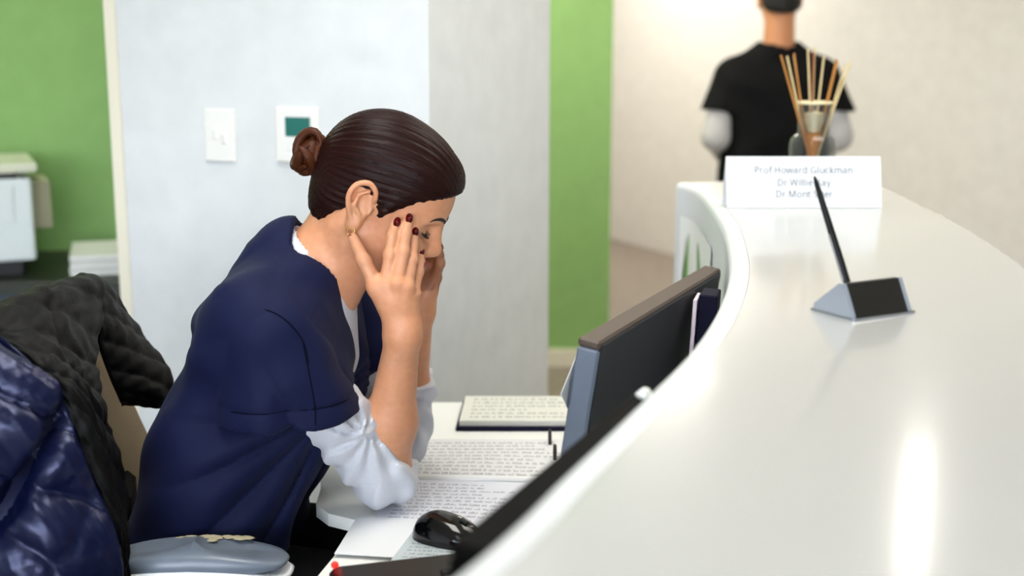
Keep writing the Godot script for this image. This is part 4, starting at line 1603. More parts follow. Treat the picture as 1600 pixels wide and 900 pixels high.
func printed(name: String, sd: int, rows: int, ink: Color, base := Color(0.93, 0.93, 0.91), ragged := 0.3) -> StandardMaterial3D:
	var m := mat(name, base, 0.85)
	m.albedo_texture = text_image(sd, 512, 384, rows, 0.07, ink, ragged)
	return m

func desk_things():
	var D := 0.745
	# a pad with a dark blue cover, further back
	var t: Node3D = thing("notepad", "open notepad with a dark blue edge at the back of the desk", "notepad", Vector3(0.01, D + 0.0004, -2.31))
	var st := new_st()
	sheet(st, [Vector2(-0.112, 0.080), Vector2(0.165, 0.080), Vector2(0.165, -0.095), Vector2(-0.105, -0.095)], 0.0, 0.007)
	obj("cover", st, M.navy_cover, t)
	st = new_st()
	sheet(st, [Vector2(-0.106, 0.070), Vector2(0.162, 0.070), Vector2(0.162, -0.093), Vector2(-0.100, -0.093)], 0.007, 0.010)
	obj("pages", st, printed("pad_print", 3, 6, Color(0.30, 0.30, 0.32), Color(0.84, 0.84, 0.80), 0.5), t)
	# a large open ring notebook under her elbow
	t = thing("ring_notebook", "large open ring notebook with handwritten pages under her elbows", "notebook", Vector3(0, D + 0.0004, -2.0))
	st = new_st()
	sheet(st, [Vector2(-0.185, 0.035), Vector2(0.105, 0.055), Vector2(0.115, -0.165), Vector2(-0.165, -0.165)], 0.0, 0.006)
	obj("far_page", st, printed("page_far", 5, 10, Color(0.34, 0.34, 0.38), Color(0.85, 0.85, 0.85), 0.25), t)
	st = new_st()
	sheet(st, [Vector2(-0.205, 0.225), Vector2(0.075, 0.265), Vector2(0.105, 0.062), Vector2(-0.187, 0.040)], 0.0, 0.005)
	obj("near_page", st, printed("page_near", 9, 11, Color(0.34, 0.35, 0.40), Color(0.85, 0.86, 0.89), 0.5), t)
	# the fold between the pages rises a little
	st = new_st()
	tube(st, [Vector3(-0.187, 0.006, 0.037), Vector3(-0.04, 0.008, 0.048), Vector3(0.104, 0.007, 0.058)], [0.0035], 8, false, 1.6)
	obj("fold", st, M.paper, t)
	for k in 2:
		var rg := new_st()
		var ring: Array = []
		for i in 12:
			var a := TAU * i / 12.0
			ring.append(Vector3(0.066 + 0.006 * k, 0.017 + 0.012 * sin(a), -0.142 + 0.085 * k + 0.010 * cos(a)))
		tube(rg, ring, [0.0032], 6, true)
		put("ring", rg.commit(), M.black_plastic, t)
	# loose sheet at the desk edge
	st = new_st()
	sheet(st, [Vector2(-0.244, -1.655), Vector2(-0.115, -1.635), Vector2(-0.095, -1.780), Vector2(-0.229, -1.795)], D + 0.0052, 0.0008)
	var o := obj("paper_sheet", st, M.card_white)
	tag(o, "plain white sheet of paper on the desk edge left of the mouse", "paper")
	# printed sheet in a clear greyish sleeve under the mouse
	st = new_st()
	sheet(st, [Vector2(-0.170, -1.600), Vector2(0.00, -1.570), Vector2(0.03, -1.745), Vector2(-0.135, -1.765)], D + 0.0064, 0.0012)
	o = obj("document_sleeve", st, printed("sleeve_print", 15, 12, Color(0.40, 0.46, 0.47), Color(0.74, 0.78, 0.79), 0.3))
	M.sleeve_print.roughness = 0.25
	tag(o, "printed sheet in a greyish plastic sleeve under the mouse", "document")
	# mouse
	t = thing("computer_mouse", "glossy black computer mouse on the desk", "computer mouse", Vector3(-0.088, D + 0.0078, -1.700), -0.55)
	put("body", mouse_mesh(), M.black_gloss, t)
	st = new_st()
	tube(st, [Vector3(0.030, 0.030, 0), Vector3(0.020, 0.034, 0)], [0.0035, 0.0035], 8)
	obj("wheel", st, M.rubber, t)
	# black desk phone with a red message lamp
	t = thing("desk_phone", "black desk phone with a small red lamp on the desk near the mouse", "telephone", Vector3(-0.10, D, -1.44), 0.28)
	st = new_st()
	hexa(st, Vector3(0, 0.0275, 0), Vector3(0.215, 0.055, 0.19), Basis(), 0.008)
	obj("base", st, M.black_plastic, t)
	put("handset", rbox(Vector3(0.0, 0.062, 0.070), Vector3(0.19, 0.022, 0.042), 0.009).commit(), M.black_plastic, t)
	for xx in [-0.075, 0.075]:
		put("handset_cup", rbox(Vector3(xx, 0.058, 0.070), Vector3(0.045, 0.028, 0.046), 0.009).commit(), M.black_plastic, t)
	var kt := new_st()
	for i in 12:
		hexa(kt, Vector3(0.03 + (i % 3) * 0.022, 0.0562, -0.03 + (i / 3) * 0.018), Vector3(0.016, 0.006, 0.012), Basis(), 0.002)
	obj("keypad", kt, M.rubber, t)
	st = new_st()
	var sp := SphereMesh.new()
	sp.radius = 0.0048
	sp.height = 0.0096
	st.append_from(sp, 0, Transform3D(Basis(), Vector3(-0.100, 0.0575, -0.087)))
	var lamp := obj("lamp", st, M.red_lamp, t)
	lamp.set_meta("label", "glowing red lamp")
	var ol := OmniLight3D.new()
	ol.name = "lamp_light"
	ol.light_color = Color(1.0, 0.16, 0.12)
	ol.light_energy = 0.0005
	ol.omni_attenuation = 2.0
	ol.omni_range = 15.0
	ol.light_size = 0.006
	ol.shadow_enabled = true
	t.add_child(ol, true)
	ol.position = Vector3(-0.100, 0.0575, -0.087)
	# dark folder with white edge between the far monitor and the counter
	t = thing("binder", "dark upright binder with a white edge between monitor and counter", "binder", Vector3(0.284, D, -1.925), -0.25)
	put("cover", rbox(Vector3(0.012, 0.16, 0), Vector3(0.028, 0.32, 0.06), 0.002, Basis(Vector3(0, 0, 1), -0.05)).commit(), M.navy_cover, t)
	put("pages", rbox(Vector3(-0.007, 0.158, 0.004), Vector3(0.006, 0.31, 0.058), 0.001, Basis(Vector3(0, 0, 1), -0.05)).commit(), M.binder_white, t)
	# a square note stuck to the screen, one corner past the edge of the monitor
	var u := Vector3(0.4119, 0.0, -0.9112)
	var nn := Vector3(0.9112, 0.0, 0.4119)
	var up := (Vector3.UP + nn * 0.150).normalized()
	var z := u.cross(up).normalized()
	var c := Vector3(0.052, 0.745, -1.585) + u * 0.019 + up * 0.264 - u.cross(up).normalized() * (0.0185 * signf(z.dot(nn)))
	st = new_st()
	hexa(st, Vector3.ZERO, Vector3(0.058, 0.058, 0.0008), Basis(u, up, z) * Basis(Vector3(0, 0, 1), PI * 0.25 + 0.08), 0.0)
	o = obj("paper_note", st, M.card_white, null, c)
	tag(o, "white paper note whose corner sticks out past the left edge of the monitor", "paper note")

func mouse_mesh() -> ArrayMesh:
	var st := new_st()
	var nu := 24
	var nv := 10
	var P := func(i: int, j: int) -> Vector3:
		var a := TAU * i / nu
		var f := float(j) / nv
		var e := pow(cos(f * PI * 0.5), 0.75)
		var sx := 0.056 * (signf(cos(a)) * pow(absf(cos(a)), 0.8)) * e
		var sz := 0.033 * (signf(sin(a)) * pow(absf(sin(a)), 0.85)) * e * (1.0 - 0.12 * cos(a))
		var y := 0.036 * sin(f * PI * 0.5) * (1.0 - 0.22 * cos(a) * e)
		return Vector3(sx, y, sz)
	for i in nu:
		for j in nv:
			var a: Vector3 = P.call(i, j)
			var b: Vector3 = P.call(i + 1, j)
			var c: Vector3 = P.call(i + 1, j + 1)
			var d: Vector3 = P.call(i, j + 1)
			for v in [a, c, d, a, b, c]:
				st.add_vertex(v)
	st.set_smooth_group(0)
	st.index()
	st.generate_normals()
	return st.commit()

# ---------------------------------------------------------------- things on the counter
func counter_things():
	var C := 1.125
	# folded name card
	var t: Node3D = thing("name_card", "white folded name card with three printed lines on the counter", "name card", Vector3(0.562, C, -2.475))
	var fr := Basis(Vector3(1, 0, 0), -0.30)
	put("front_panel", rbox(Vector3(0, 0.0485, 0.0155), Vector3(0.298, 0.100, 0.0008), 0.0, fr).commit(), M.card_white, t)
	var bk := Basis(Vector3(1, 0, 0), 0.30)
	put("back_panel", rbox(Vector3(0, 0.0485, -0.0145), Vector3(0.298, 0.100, 0.0008), 0.0, bk).commit(), M.card_white, t)
	put("bottom_panel", rbox(Vector3(0, 0.0006, 0), Vector3(0.298, 0.0008, 0.056), 0.0).commit(), M.card_white, t)
	var font := SystemFont.new()
	font.font_names = PackedStringArray(["Droid Sans"])
	var rows := [["Prof Howard Gluckman", 0.0715], ["Dr Willie Kay", 0.0470], ["Dr Mont Sher", 0.0245]]
	for r in rows:
		var tm := TextMesh.new()
		tm.text = r[0]
		tm.font = font
		tm.font_size = 32
		tm.pixel_size = 0.00057
		tm.depth = 0.0003
		tm.curve_step = 1.0
		var o := MeshInstance3D.new()
		o.name = "lettering"
		o.mesh = tm
		o.material_override = M.ink
		t.add_child(o, true)
		var q := Vector3(0.0, r[1] - 0.0485, 0.0007)
		o.transform = Transform3D(fr, Vector3(0, 0.0485, 0.0155) + fr * q)
	# pen stand: a low ridge with bright ends
	t = thing("pen_stand", "dark wedge pen stand with bright ends on the counter", "pen stand", Vector3(0.420, C, -1.490), 0.50)
	var L := 0.094
	var prof := [Vector2(0.030, 0.0), Vector2(-0.038, 0.0), Vector2(-0.036, 0.010), Vector2(0.004, 0.040), Vector2(0.010, 0.040)]
	var st := new_st()
	ridge(st, prof, -L * 0.5 + 0.006, L * 0.5 - 0.006)
	obj("body", st, M.pen_base, t)
	for s in [-1.0, 1.0]:
		st = new_st()
		ridge(st, prof, s * (L * 0.5 - 0.003) - 0.003, s * (L * 0.5 - 0.003) + 0.003)
		obj("end_cap", st, M.steel, t)
	put("base_plate", rbox(Vector3(0, 0.0015, -0.004), Vector3(L + 0.004, 0.003, 0.074), 0.001).commit(), M.chrome, t)
	# the pen in it
	t = thing("pen", "slim black pen standing slanted in the pen stand", "pen", Vector3(0.394, 1.163, -1.478))
	var v: Vector3 = Vector3(0.362, 1.283, -1.530) - t.position
	st = new_st()
	tube(st, [Vector3.ZERO, v * 0.25, v * 0.85], [0.0044, 0.0046, 0.0036], 14)
	obj("barrel", st, M.pen_black, t)
	st = new_st()
	tube(st, [v * 0.85, v * 0.93, v], [0.0034, 0.0030, 0.0014], 12)
	obj("cap", st, M.pen_black, t)
	st = new_st()
	var sd := Vector3(-0.0046, 0, 0.0036)
	tube(st, [v * 0.02 + sd, v * 0.45 + sd], [0.0016, 0.0014], 8)
	obj("clip", st, M.chrome, t)
	# reed diffuser
	t = thing("reed_diffuser", "glass reed diffuser bottle with a fan of wooden reeds behind the name card", "reed diffuser", Vector3(0.636, C, -2.712))
	st = new_st()
	lathe(st, [Vector2(0.001, 0.001), Vector2(0.046, 0.001), Vector2(0.0485, 0.004), Vector2(0.0485, 0.100), Vector2(0.046, 0.112), Vector2(0.040, 0.119), Vector2(0.034, 0.122), Vector2(0.033, 0.128), Vector2(0.033, 0.186)], 32)
	obj("bottle", st, M.glass, t)
	st = new_st()
	lathe(st, [Vector2(0.001, 0.005), Vector2(0.044, 0.005), Vector2(0.044, 0.040), Vector2(0.001, 0.0405)], 28)
	obj("oil", st, M.oil, t)
	st = new_st()
	var ring: Array = []
	for i in 28:
		ring.append(Vector3(0.0335 * cos(TAU * i / 28.0), 0.188, 0.0335 * sin(TAU * i / 28.0)))
	tube(st, ring, [0.0030], 8, true)
	obj("rim", st, M.cream_band, t)
	st = new_st()
	lathe(st, [Vector2(0.0005, 0.126), Vector2(0.012, 0.127), Vector2(0.019, 0.148), Vector2(0.021, 0.166), Vector2(0.0005, 0.170)], 24)
	obj("inner_sleeve", st, M.cream_band, t)
	st = new_st()
	lathe(st, [Vector2(0.004, 0.042), Vector2(0.017, 0.126), Vector2(0.0005, 0.1262)], 20)
	obj("reed_bundle", st, M.oil, t)
	var rng := RandomNumberGenerator.new()
	rng.seed = 12
	var tops := [[-0.078, 0.286, 0.012, 0], [-0.060, 0.284, -0.012, 1], [-0.052, 0.290, 0.018, 0], [-0.046, 0.285, -0.01, 1], [-0.020, 0.299, 0.0, 1], [-0.003, 0.302, -0.014, 1], [-0.012, 0.292, 0.02, 2], [0.012, 0.284, 0.01, 1], [0.018, 0.284, -0.014, 1], [0.038, 0.278, 0.012, 0], [0.046, 0.274, -0.012, 0], [0.068, 0.272, 0.010, 1], [0.064, 0.268, -0.014, 1]]
	for e in tops:
		var a := Vector3(-e[0] * 0.16 + rng.randf_range(-0.004, 0.004), 0.006, -e[2] * 0.3)
		var b := Vector3(e[0], e[1], e[2])
		var s2 := new_st()
		tube(s2, [a, b], [0.0021, 0.0021], 7)
		put("reed", s2.commit(), [M.reed, M.reed_pale, M.reed_red][e[3]], t)

func ridge(st: SurfaceTool, prof: Array, x0: float, x1: float):
	# an outline in (z, y), extruded along x
	var n := prof.size()
	for i in n:
		var a: Vector2 = prof[i]
		var b: Vector2 = prof[(i + 1) % n]
		quad(st, Vector3(x0, a.y, a.x), Vector3(x0, b.y, b.x), Vector3(x1, b.y, b.x), Vector3(x1, a.y, a.x))
	for x in [x0, x1]:
		for i in range(1, n - 1):
			var q := [prof[0], prof[i], prof[i + 1]]
			if x == x1:
				q.reverse()
			for p in q:
				st.set_normal(Vector3(-1 if x == x0 else 1, 0, 0))
				st.set_uv(Vector2.ZERO)
				st.add_vertex(Vector3(x, p.y, p.x))

# ---------------------------------------------------------------- on the pier
func wall_things():
	var L := (CC - CA).normalized()
	var b := Basis(Vector3(-L.x, 0, -L.y), Vector3.UP, Vector3(-L.x, 0, -L.y).cross(Vector3.UP))
	var n := b.z
	var at := func(s: float, y: float) -> Vector3: return Vector3(CA.x + L.x * s, y, CA.y + L.y * s)
	var t: Node3D = thing("light_switch", "white square light switch plate on the wall left of the woman", "light switch", at.call(0.513, 1.232))
	t.basis = b
	put("plate", rbox(Vector3(0, 0, 0.005), Vector3(0.080, 0.118, 0.010), 0.003).commit(), M.switch_white, t)
	for k in 2:
		put("rocker", rbox(Vector3(-0.011 + 0.024 * k, 0.004 - 0.010 * k, 0.012), Vector3(0.014, 0.024, 0.008), 0.002, Basis(Vector3(1, 0, 0), 0.15)).commit(), M.switch_white, t)
	t = thing("thermostat", "white thermostat with a teal screen on the wall behind her hair bun", "thermostat", at.call(0.314, 1.238))
	t.basis = b
	put("body", rbox(Vector3(0, 0, 0.006), Vector3(0.108, 0.122, 0.012), 0.004).commit(), M.switch_white, t)
	put("screen", rbox(Vector3(0.004, 0.018, 0.0125), Vector3(0.062, 0.042, 0.002), 0.0008).commit(), M.teal_screen, t)
	for k in 3:
		put("button", rbox(Vector3(-0.02 + 0.022 * k, -0.032, 0.0125), Vector3(0.012, 0.008, 0.003), 0.001).commit(), M.white_plastic, t)

# ---------------------------------------------------------------- the back office on the left
func back_office():
	var t: Node3D = thing("cabinet", "low blue-grey cabinet with a dark top in front of the green wall", "cabinet", Vector3(-1.62, 0, -3.94))
	put("body", rbox(Vector3(0, 0.355, 0), Vector3(1.30, 0.71, 0.52), 0.003).commit(), M.cabinet_blue, t)
	put("top", rbox(Vector3(0, 0.73, 0), Vector3(1.32, 0.04, 0.56), 0.003).commit(), M.cabinet_top, t)
	for k in 3:
		put("drawer", rbox(Vector3(-0.43 + 0.43 * k, 0.615, 0.264), Vector3(0.42, 0.17, 0.016), 0.003).commit(), M.cabinet_blue, t)
		put("cabinet_door", rbox(Vector3(-0.43 + 0.43 * k, 0.275, 0.264), Vector3(0.42, 0.49, 0.016), 0.003).commit(), M.cabinet_blue, t)
	t = thing("printer", "white office printer with a cream lid on the cabinet", "printer", Vector3(-1.675, 0.75, -3.86), 0.42)
	put("base", rbox(Vector3(-0.01, 0.024, 0.02), Vector3(0.34, 0.048, 0.30), 0.003).commit(), M.black_plastic, t)
	put("body", rbox(Vector3(0, 0.170, 0.02), Vector3(0.39, 0.244, 0.36), 0.006).commit(), M.printer_white, t)
	put("output_slot", rbox(Vector3(-0.02, 0.300, 0.02), Vector3(0.36, 0.016, 0.35), 0.002).commit(), M.black_plastic, t)
	put("lid", rbox(Vector3(0.005, 0.322, 0.01), Vector3(0.42, 0.028, 0.38), 0.005).commit(), M.printer_cream, t)
	put("side_tray", rbox(Vector3(0.225, 0.195, -0.04), Vector3(0.065, 0.145, 0.20), 0.004).commit(), M.printer_tan, t)
	put("front_door", rbox(Vector3(-0.02, 0.215, 0.202), Vector3(0.33, 0.11, 0.008), 0.003).commit(), M.printer_white, t)
	t = thing("paper_stack", "stack of white paper lying on the cabinet right of the printer", "paper stack", Vector3(-1.245, 0.75, -3.92), 0.30)
	var rng := RandomNumberGenerator.new()
	rng.seed = 5
	for k in 5:
		put("sheet_bundle", rbox(Vector3(rng.randf_range(-0.004, 0.004), 0.006 + 0.0118 * k, rng.randf_range(-0.004, 0.004)), Vector3(0.235, 0.0115, 0.30), 0.001).commit(), M.paper if k % 2 == 0 else M.paper_edge, t)
	t = thing("stapler", "small dark stapler beside the paper stack on the cabinet", "stapler", Vector3(-1.075, 0.75, -3.78))
	put("base", rbox(Vector3(0, 0.006, 0), Vector3(0.05, 0.012, 0.13), 0.003).commit(), M.black_plastic, t)
	put("arm", rbox(Vector3(0, 0.030, -0.004), Vector3(0.046, 0.030, 0.12), 0.008, Basis(Vector3(1, 0, 0), 0.08)).commit(), M.cabinet_top, t)

# ---------------------------------------------------------------- office chair and the jacket over it
func chair():
	var t: Node3D = thing("office_chair", "grey office chair with a light armrest that the woman sits on", "office chair", Vector3(-0.478, 0, -1.88))
	var st := new_st()
	# seat cushion
	put("seat", rbox(Vector3(0.02, 0.413, 0), Vector3(0.48, 0.07, 0.48), 0.025).commit(), M.black_cloth, t)
	# curved backrest, leaning a little
	var back := new_st()
	var nz := 12
	var ny := 10
	var P := func(i: int, j: int, off: float) -> Vector3:
		var z := lerpf(-0.235, 0.235, float(i) / nz)
		var f := float(j) / ny
		var y := lerpf(0.52, 1.025, f)
		var x := -0.170 - 0.085 * f + 2.0 * z * z * (1.0 - 0.75 * f) + off
		var nar := 1.0 - 0.34 * pow(f, 3)
		return Vector3(x, y, z * nar)
	for off in [0.0, -0.028]:
		for i in nz:
			for j in ny:
				var a: Vector3 = P.call(i, j, off)
				var b: Vector3 = P.call(i + 1, j, off)
				var c: Vector3 = P.call(i + 1, j + 1, off)
				var d: Vector3 = P.call(i, j + 1, off)
				if off == 0.0:
					quad(back, b, a, d, c)
				else:
					quad(back, a, b, c, d)
	for i in nz:
		for j in [0, ny]:
			quad(back, P.call(i, j, 0.0), P.call(i + 1, j, 0.0), P.call(i + 1, j, -0.028), P.call(i, j, -0.028))
	for j in ny:
		for i in [0, nz]:
			quad(back, P.call(i, j, 0.0), P.call(i, j + 1, 0.0), P.call(i, j + 1, -0.028), P.call(i, j, -0.028))
	obj("backrest", back, M.chair_mesh, t)
	var lum := new_st()
	for q in [[-0.17, -0.06], [-0.06, 0.06], [0.06, 0.17]]:
		hexa(lum, Vector3(-0.184 + 2.0 * pow((q[0] + q[1]) * 0.5, 2.0), 0.570, (q[0] + q[1]) * 0.5), Vector3(0.03, 0.33, 0.125), Basis(Vector3.UP, -0.20 * signf(q[0] + q[1]) * (1.0 if absf(q[0] + q[1]) > 0.05 else 0.0)), 0.012)
	obj("lumbar_pad", lum, M.black_cloth, t)
	st = new_st()
	tube(st, [Vector3(-0.02, 0.40, 0), Vector3(-0.18, 0.41, 0), Vector3(-0.215, 0.50, 0), Vector3(-0.222, 0.70, 0)], [0.022, 0.022, 0.022, 0.018], 10)
	obj("back_bar", st, M.black_plastic, t)
	for s in [-1.0, 1.0]:
		armrest(t, s)
	st = new_st()
	lathe(st, [Vector2(0.001, 0.10), Vector2(0.028, 0.10), Vector2(0.028, 0.28), Vector2(0.020, 0.28), Vector2(0.020, 0.41), Vector2(0.001, 0.41)], 20)
	obj("gas_column", st, M.black_plastic, t)
	for k in 5:
		var a := TAU * k / 5.0 + 0.4
		var d := Vector3(cos(a), 0, sin(a))
		st = new_st()
		tube(st, [d * 0.02 + Vector3(0, 0.115, 0), d * 0.27 + Vector3(0, 0.075, 0)], [0.024, 0.016], 10)
		obj("leg", st, M.black_plastic, t)
		st = new_st()
		var ax := d.cross(Vector3.UP)
		for q in [-0.012, 0.012]:
			tube(st, [d * 0.27 + Vector3(0, 0.030, 0) + ax * (q - 0.008), d * 0.27 + Vector3(0, 0.030, 0) + ax * (q + 0.008)], [0.028, 0.028], 14)
		tube(st, [d * 0.27 + Vector3(0, 0.03, 0), d * 0.27 + Vector3(0, 0.075, 0)], [0.007, 0.007], 8)
		obj("caster", st, M.rubber, t)

func armrest(t: Node3D, s: float):
	# a light carrier with a worn grey pad
	var at := Vector3(0.046 if s > 0 else -0.032, 0.0, 0.240 * s)
	var car := new_st()
	var pad := new_st()
	var A := func(x: float) -> float: return 0.040 * sqrt(maxf(1.0 - pow(absf(x), 3.5), 0.0))
	var n := 20
	var top: Array = []
	for e in [[pad, 0.748, 0.032, 0.128, 1.0], [car, 0.732, 0.018, 0.134, 1.1]]:
		var sg: SurfaceTool = e[0]
		sg.set_smooth_group(0)
		var rows := 8
		var Q := func(i: int, j: int) -> Vector3:
			var a := TAU * i / 40.0
			var f := float(j) / rows
			var sh := pow(sin(PI * clampf(f, 0.0, 1.0)), 0.45)
			var cx: float = signf(cos(a)) * pow(absf(cos(a)), 0.62)
			var cz: float = signf(sin(a)) * pow(absf(sin(a)), 0.62)
			var y: float = e[1] + e[2] * (f - 0.5) + 0.012 * (1.0 - pow(cx, 2)) * (1.0 if f > 0.5 else 0.0) * e[4]
			return at + Vector3(cx * e[3] * sh, y, cz * 0.042 * sh * e[4])
		for i in 40:
			for j in rows:
				var a: Vector3 = Q.call(i, j)
				var b: Vector3 = Q.call((i + 1) % 40, j)
				var c: Vector3 = Q.call((i + 1) % 40, j + 1)
				var d: Vector3 = Q.call(i, j + 1)
				for v in [a, c, d, a, b, c]:
					sg.add_vertex(v)
		sg.index()
		sg.generate_normals()
	var ar := obj("armrest", car, M.arm_white, t)
	var pd := obj("pad", pad, M.grey_pad, ar)
	if s > 0:
		# torn patches where the foam shows
		var rng := RandomNumberGenerator.new()
		rng.seed = 3
		var fo := new_st()
		for k in 34:
			var sp := SphereMesh.new()
			sp.radius = rng.randf_range(0.0035, 0.0075)
			sp.height = sp.radius * 0.5
			sp.radial_segments = 6
			sp.rings = 3
			var fx := rng.randf_range(-1.0, 1.0)
			fo.append_from(sp, 0, Transform3D(Basis(Vector3.UP, rng.randf() * 6.0).scaled(Vector3(1.5, 1.0, 0.8)), at + Vector3(0.02 + fx * 0.05, 0.7712 - 0.0012 * absf(fx), -0.018 + rng.randf_range(-0.010, 0.008) * (1.0 - 0.6 * absf(fx)) - 0.008 * absf(fx))))
		var f := obj("torn_patch", fo, M.worn_foam, ar)
		f.set_meta("label", "torn patch of pale foam")
	var up := new_st()
	tube(up, [at + Vector3(-0.03, 0.727, 0), at + Vector3(-0.03, 0.50, 0.03 * s), at + Vector3(-0.06, 0.40, 0.02 * s), Vector3(-0.02, 0.40, 0.10 * s)], [0.024, 0.020, 0.018, 0.018], 10)
	obj("arm_post", up, M.arm_white, t)

# a quilted sheet over a net of points (rows of points), with puffs pushed outwards, closed behind at a thickness
func cloth(ctrl: Array, nu: int, nv: int, thick: float, puff: Callable, flip := 1.0) -> ArrayMesh:
	var rows := ctrl.size()
	var cols: int = ctrl[0].size()
	var at := func(u: float, v: float) -> Vector3:
		var fu := u * (cols - 1)
		var fv := v * (rows - 1)
		var iu := mini(int(fu), cols - 2)
		var iv := mini(int(fv), rows - 2)
		var q: Array = []
		for k in 4:
			var r: Array = ctrl[clampi(iv + k - 1, 0, rows - 1)]
			var a: Vector3 = r[iu]
			q.append(a.cubic_interpolate(r[iu + 1], r[maxi(iu - 1, 0)], r[mini(iu + 2, cols - 1)], fu - iu))
		var b: Vector3 = q[1]
		return b.cubic_interpolate(q[2], q[0], q[3], fv - iv)
	var P: Array = []
	var Q: Array = []
	for j in nv + 1:
		for i in nu + 1:
			var u := float(i) / nu
			var v := float(j) / nv
			var p: Vector3 = at.call(u, v)
			var du: Vector3 = at.call(minf(u + 0.01, 1.0), v) - at.call(maxf(u - 0.01, 0.0), v)
			var dv: Vector3 = at.call(u, minf(v + 0.01, 1.0)) - at.call(u, maxf(v - 0.01, 0.0))
			var n := dv.cross(du).normalized() * flip
			var edge := clampf(minf(minf(u, 1.0 - u), minf(v, 1.0 - v)) / 0.05, 0.0, 1.0)
			var h: float = puff.call(u, v, p)
			P.append(p + n * h * sqrt(edge))
			Q.append(p - n * thick * (0.25 + 0.75 * sqrt(edge)))
	var st := new_st()
	var w := nu + 1
	for j in nv:
		for i in nu:
			var a := j * w + i
			var o := [a, a + 1, a + w + 1, a, a + w + 1, a + w]
			if flip < 0.0:
				o.reverse()
			for k in o:
				st.set_smooth_group(0)
				st.add_vertex(P[k])
			o.reverse()
			for k in o:
				st.set_smooth_group(0)
				st.add_vertex(Q[k])
	var border: Array = []
	for i in nu + 1:
		border.append(i)
	for j in range(1, nv + 1):
		border.append(j * w + nu)
	for i in range(nu - 1, -1, -1):
		border.append(nv * w + i)
	for j in range(nv - 1, -1, -1):
		border.append(j * w)
	for k in border.size() - 1:
		var a: int = border[k]
		var b: int = border[k + 1]
		var o := [P[a], Q[b], P[b], P[a], Q[a], Q[b]]
		if flip < 0.0:
			o.reverse()
		for x in o:
			st.set_smooth_group(0)
			st.add_vertex(x)
	st.index()
	st.generate_normals()
	return st.commit()

func shell_puff(u: float, v: float, p: Vector3) -> float:
	# long puffs that slope forwards above, boxed puffs below a deep fold
	var fold := (v - 0.50) + (u - 0.62) * 0.34 + 0.02 * sin(u * 9.0)
	var up := smoothstep(0.10, -0.02, fold)
	var s := u * 2.3 - v * 1.9 + 0.14 * sin(v * 9.0) + 0.08 * sin(u * 7.0)
	var a := pow(absf(sin(PI * s)), 0.6)
	var m := u * 1.9 + v * 3.4
	var n := v * 4.6 - u * 2.4 + 0.1 * sin(u * 8.0)
	var b := pow(absf(sin(PI * m)), 0.5) * pow(absf(sin(PI * n)), 0.5)
	var h := lerpf(b * 0.015, a * 0.020, up)
	h -= 0.034 * exp(-pow((fold - 0.035) / 0.040, 2.0))
	h += 0.0014 * sin(u * 46.0 + v * 70.0 + 3.0 * sin(v * 23.0)) * sin(u * 31.0 - v * 36.0)
	h += 0.0009 * sin(u * 120.0 - v * 52.0 + 4.0 * sin(u * 17.0))
	return h

func lining_puff(u: float, v: float, p: Vector3) -> float:
	var s := (v * 10.0 - u * 1.6 + 0.25 * sin(u * 6.0))
	var h := 0.0065 * pow(absf(sin(PI * s)), 0.45)
	# the curved seam of the armhole
	var r := Vector2((u - 0.86) * 1.3, (v - 0.30) * 1.9).length()
	h -= 0.006 * exp(-pow((r - 0.46) / 0.03, 2.0))
	h += 0.0022 * sin(u * 34.0 + v * 22.0 + 2.0 * sin(v * 31.0)) * sin(v * 63.0 - u * 12.0)
	return h

func hook_puff(u: float, v: float, p: Vector3) -> float:
	var s := v * 6.5 - u * 1.2
	return 0.006 * pow(absf(sin(PI * s)), 0.45) + 0.0018 * sin(u * 20.0 + v * 44.0) * sin(v * 31.0 - u * 9.0)

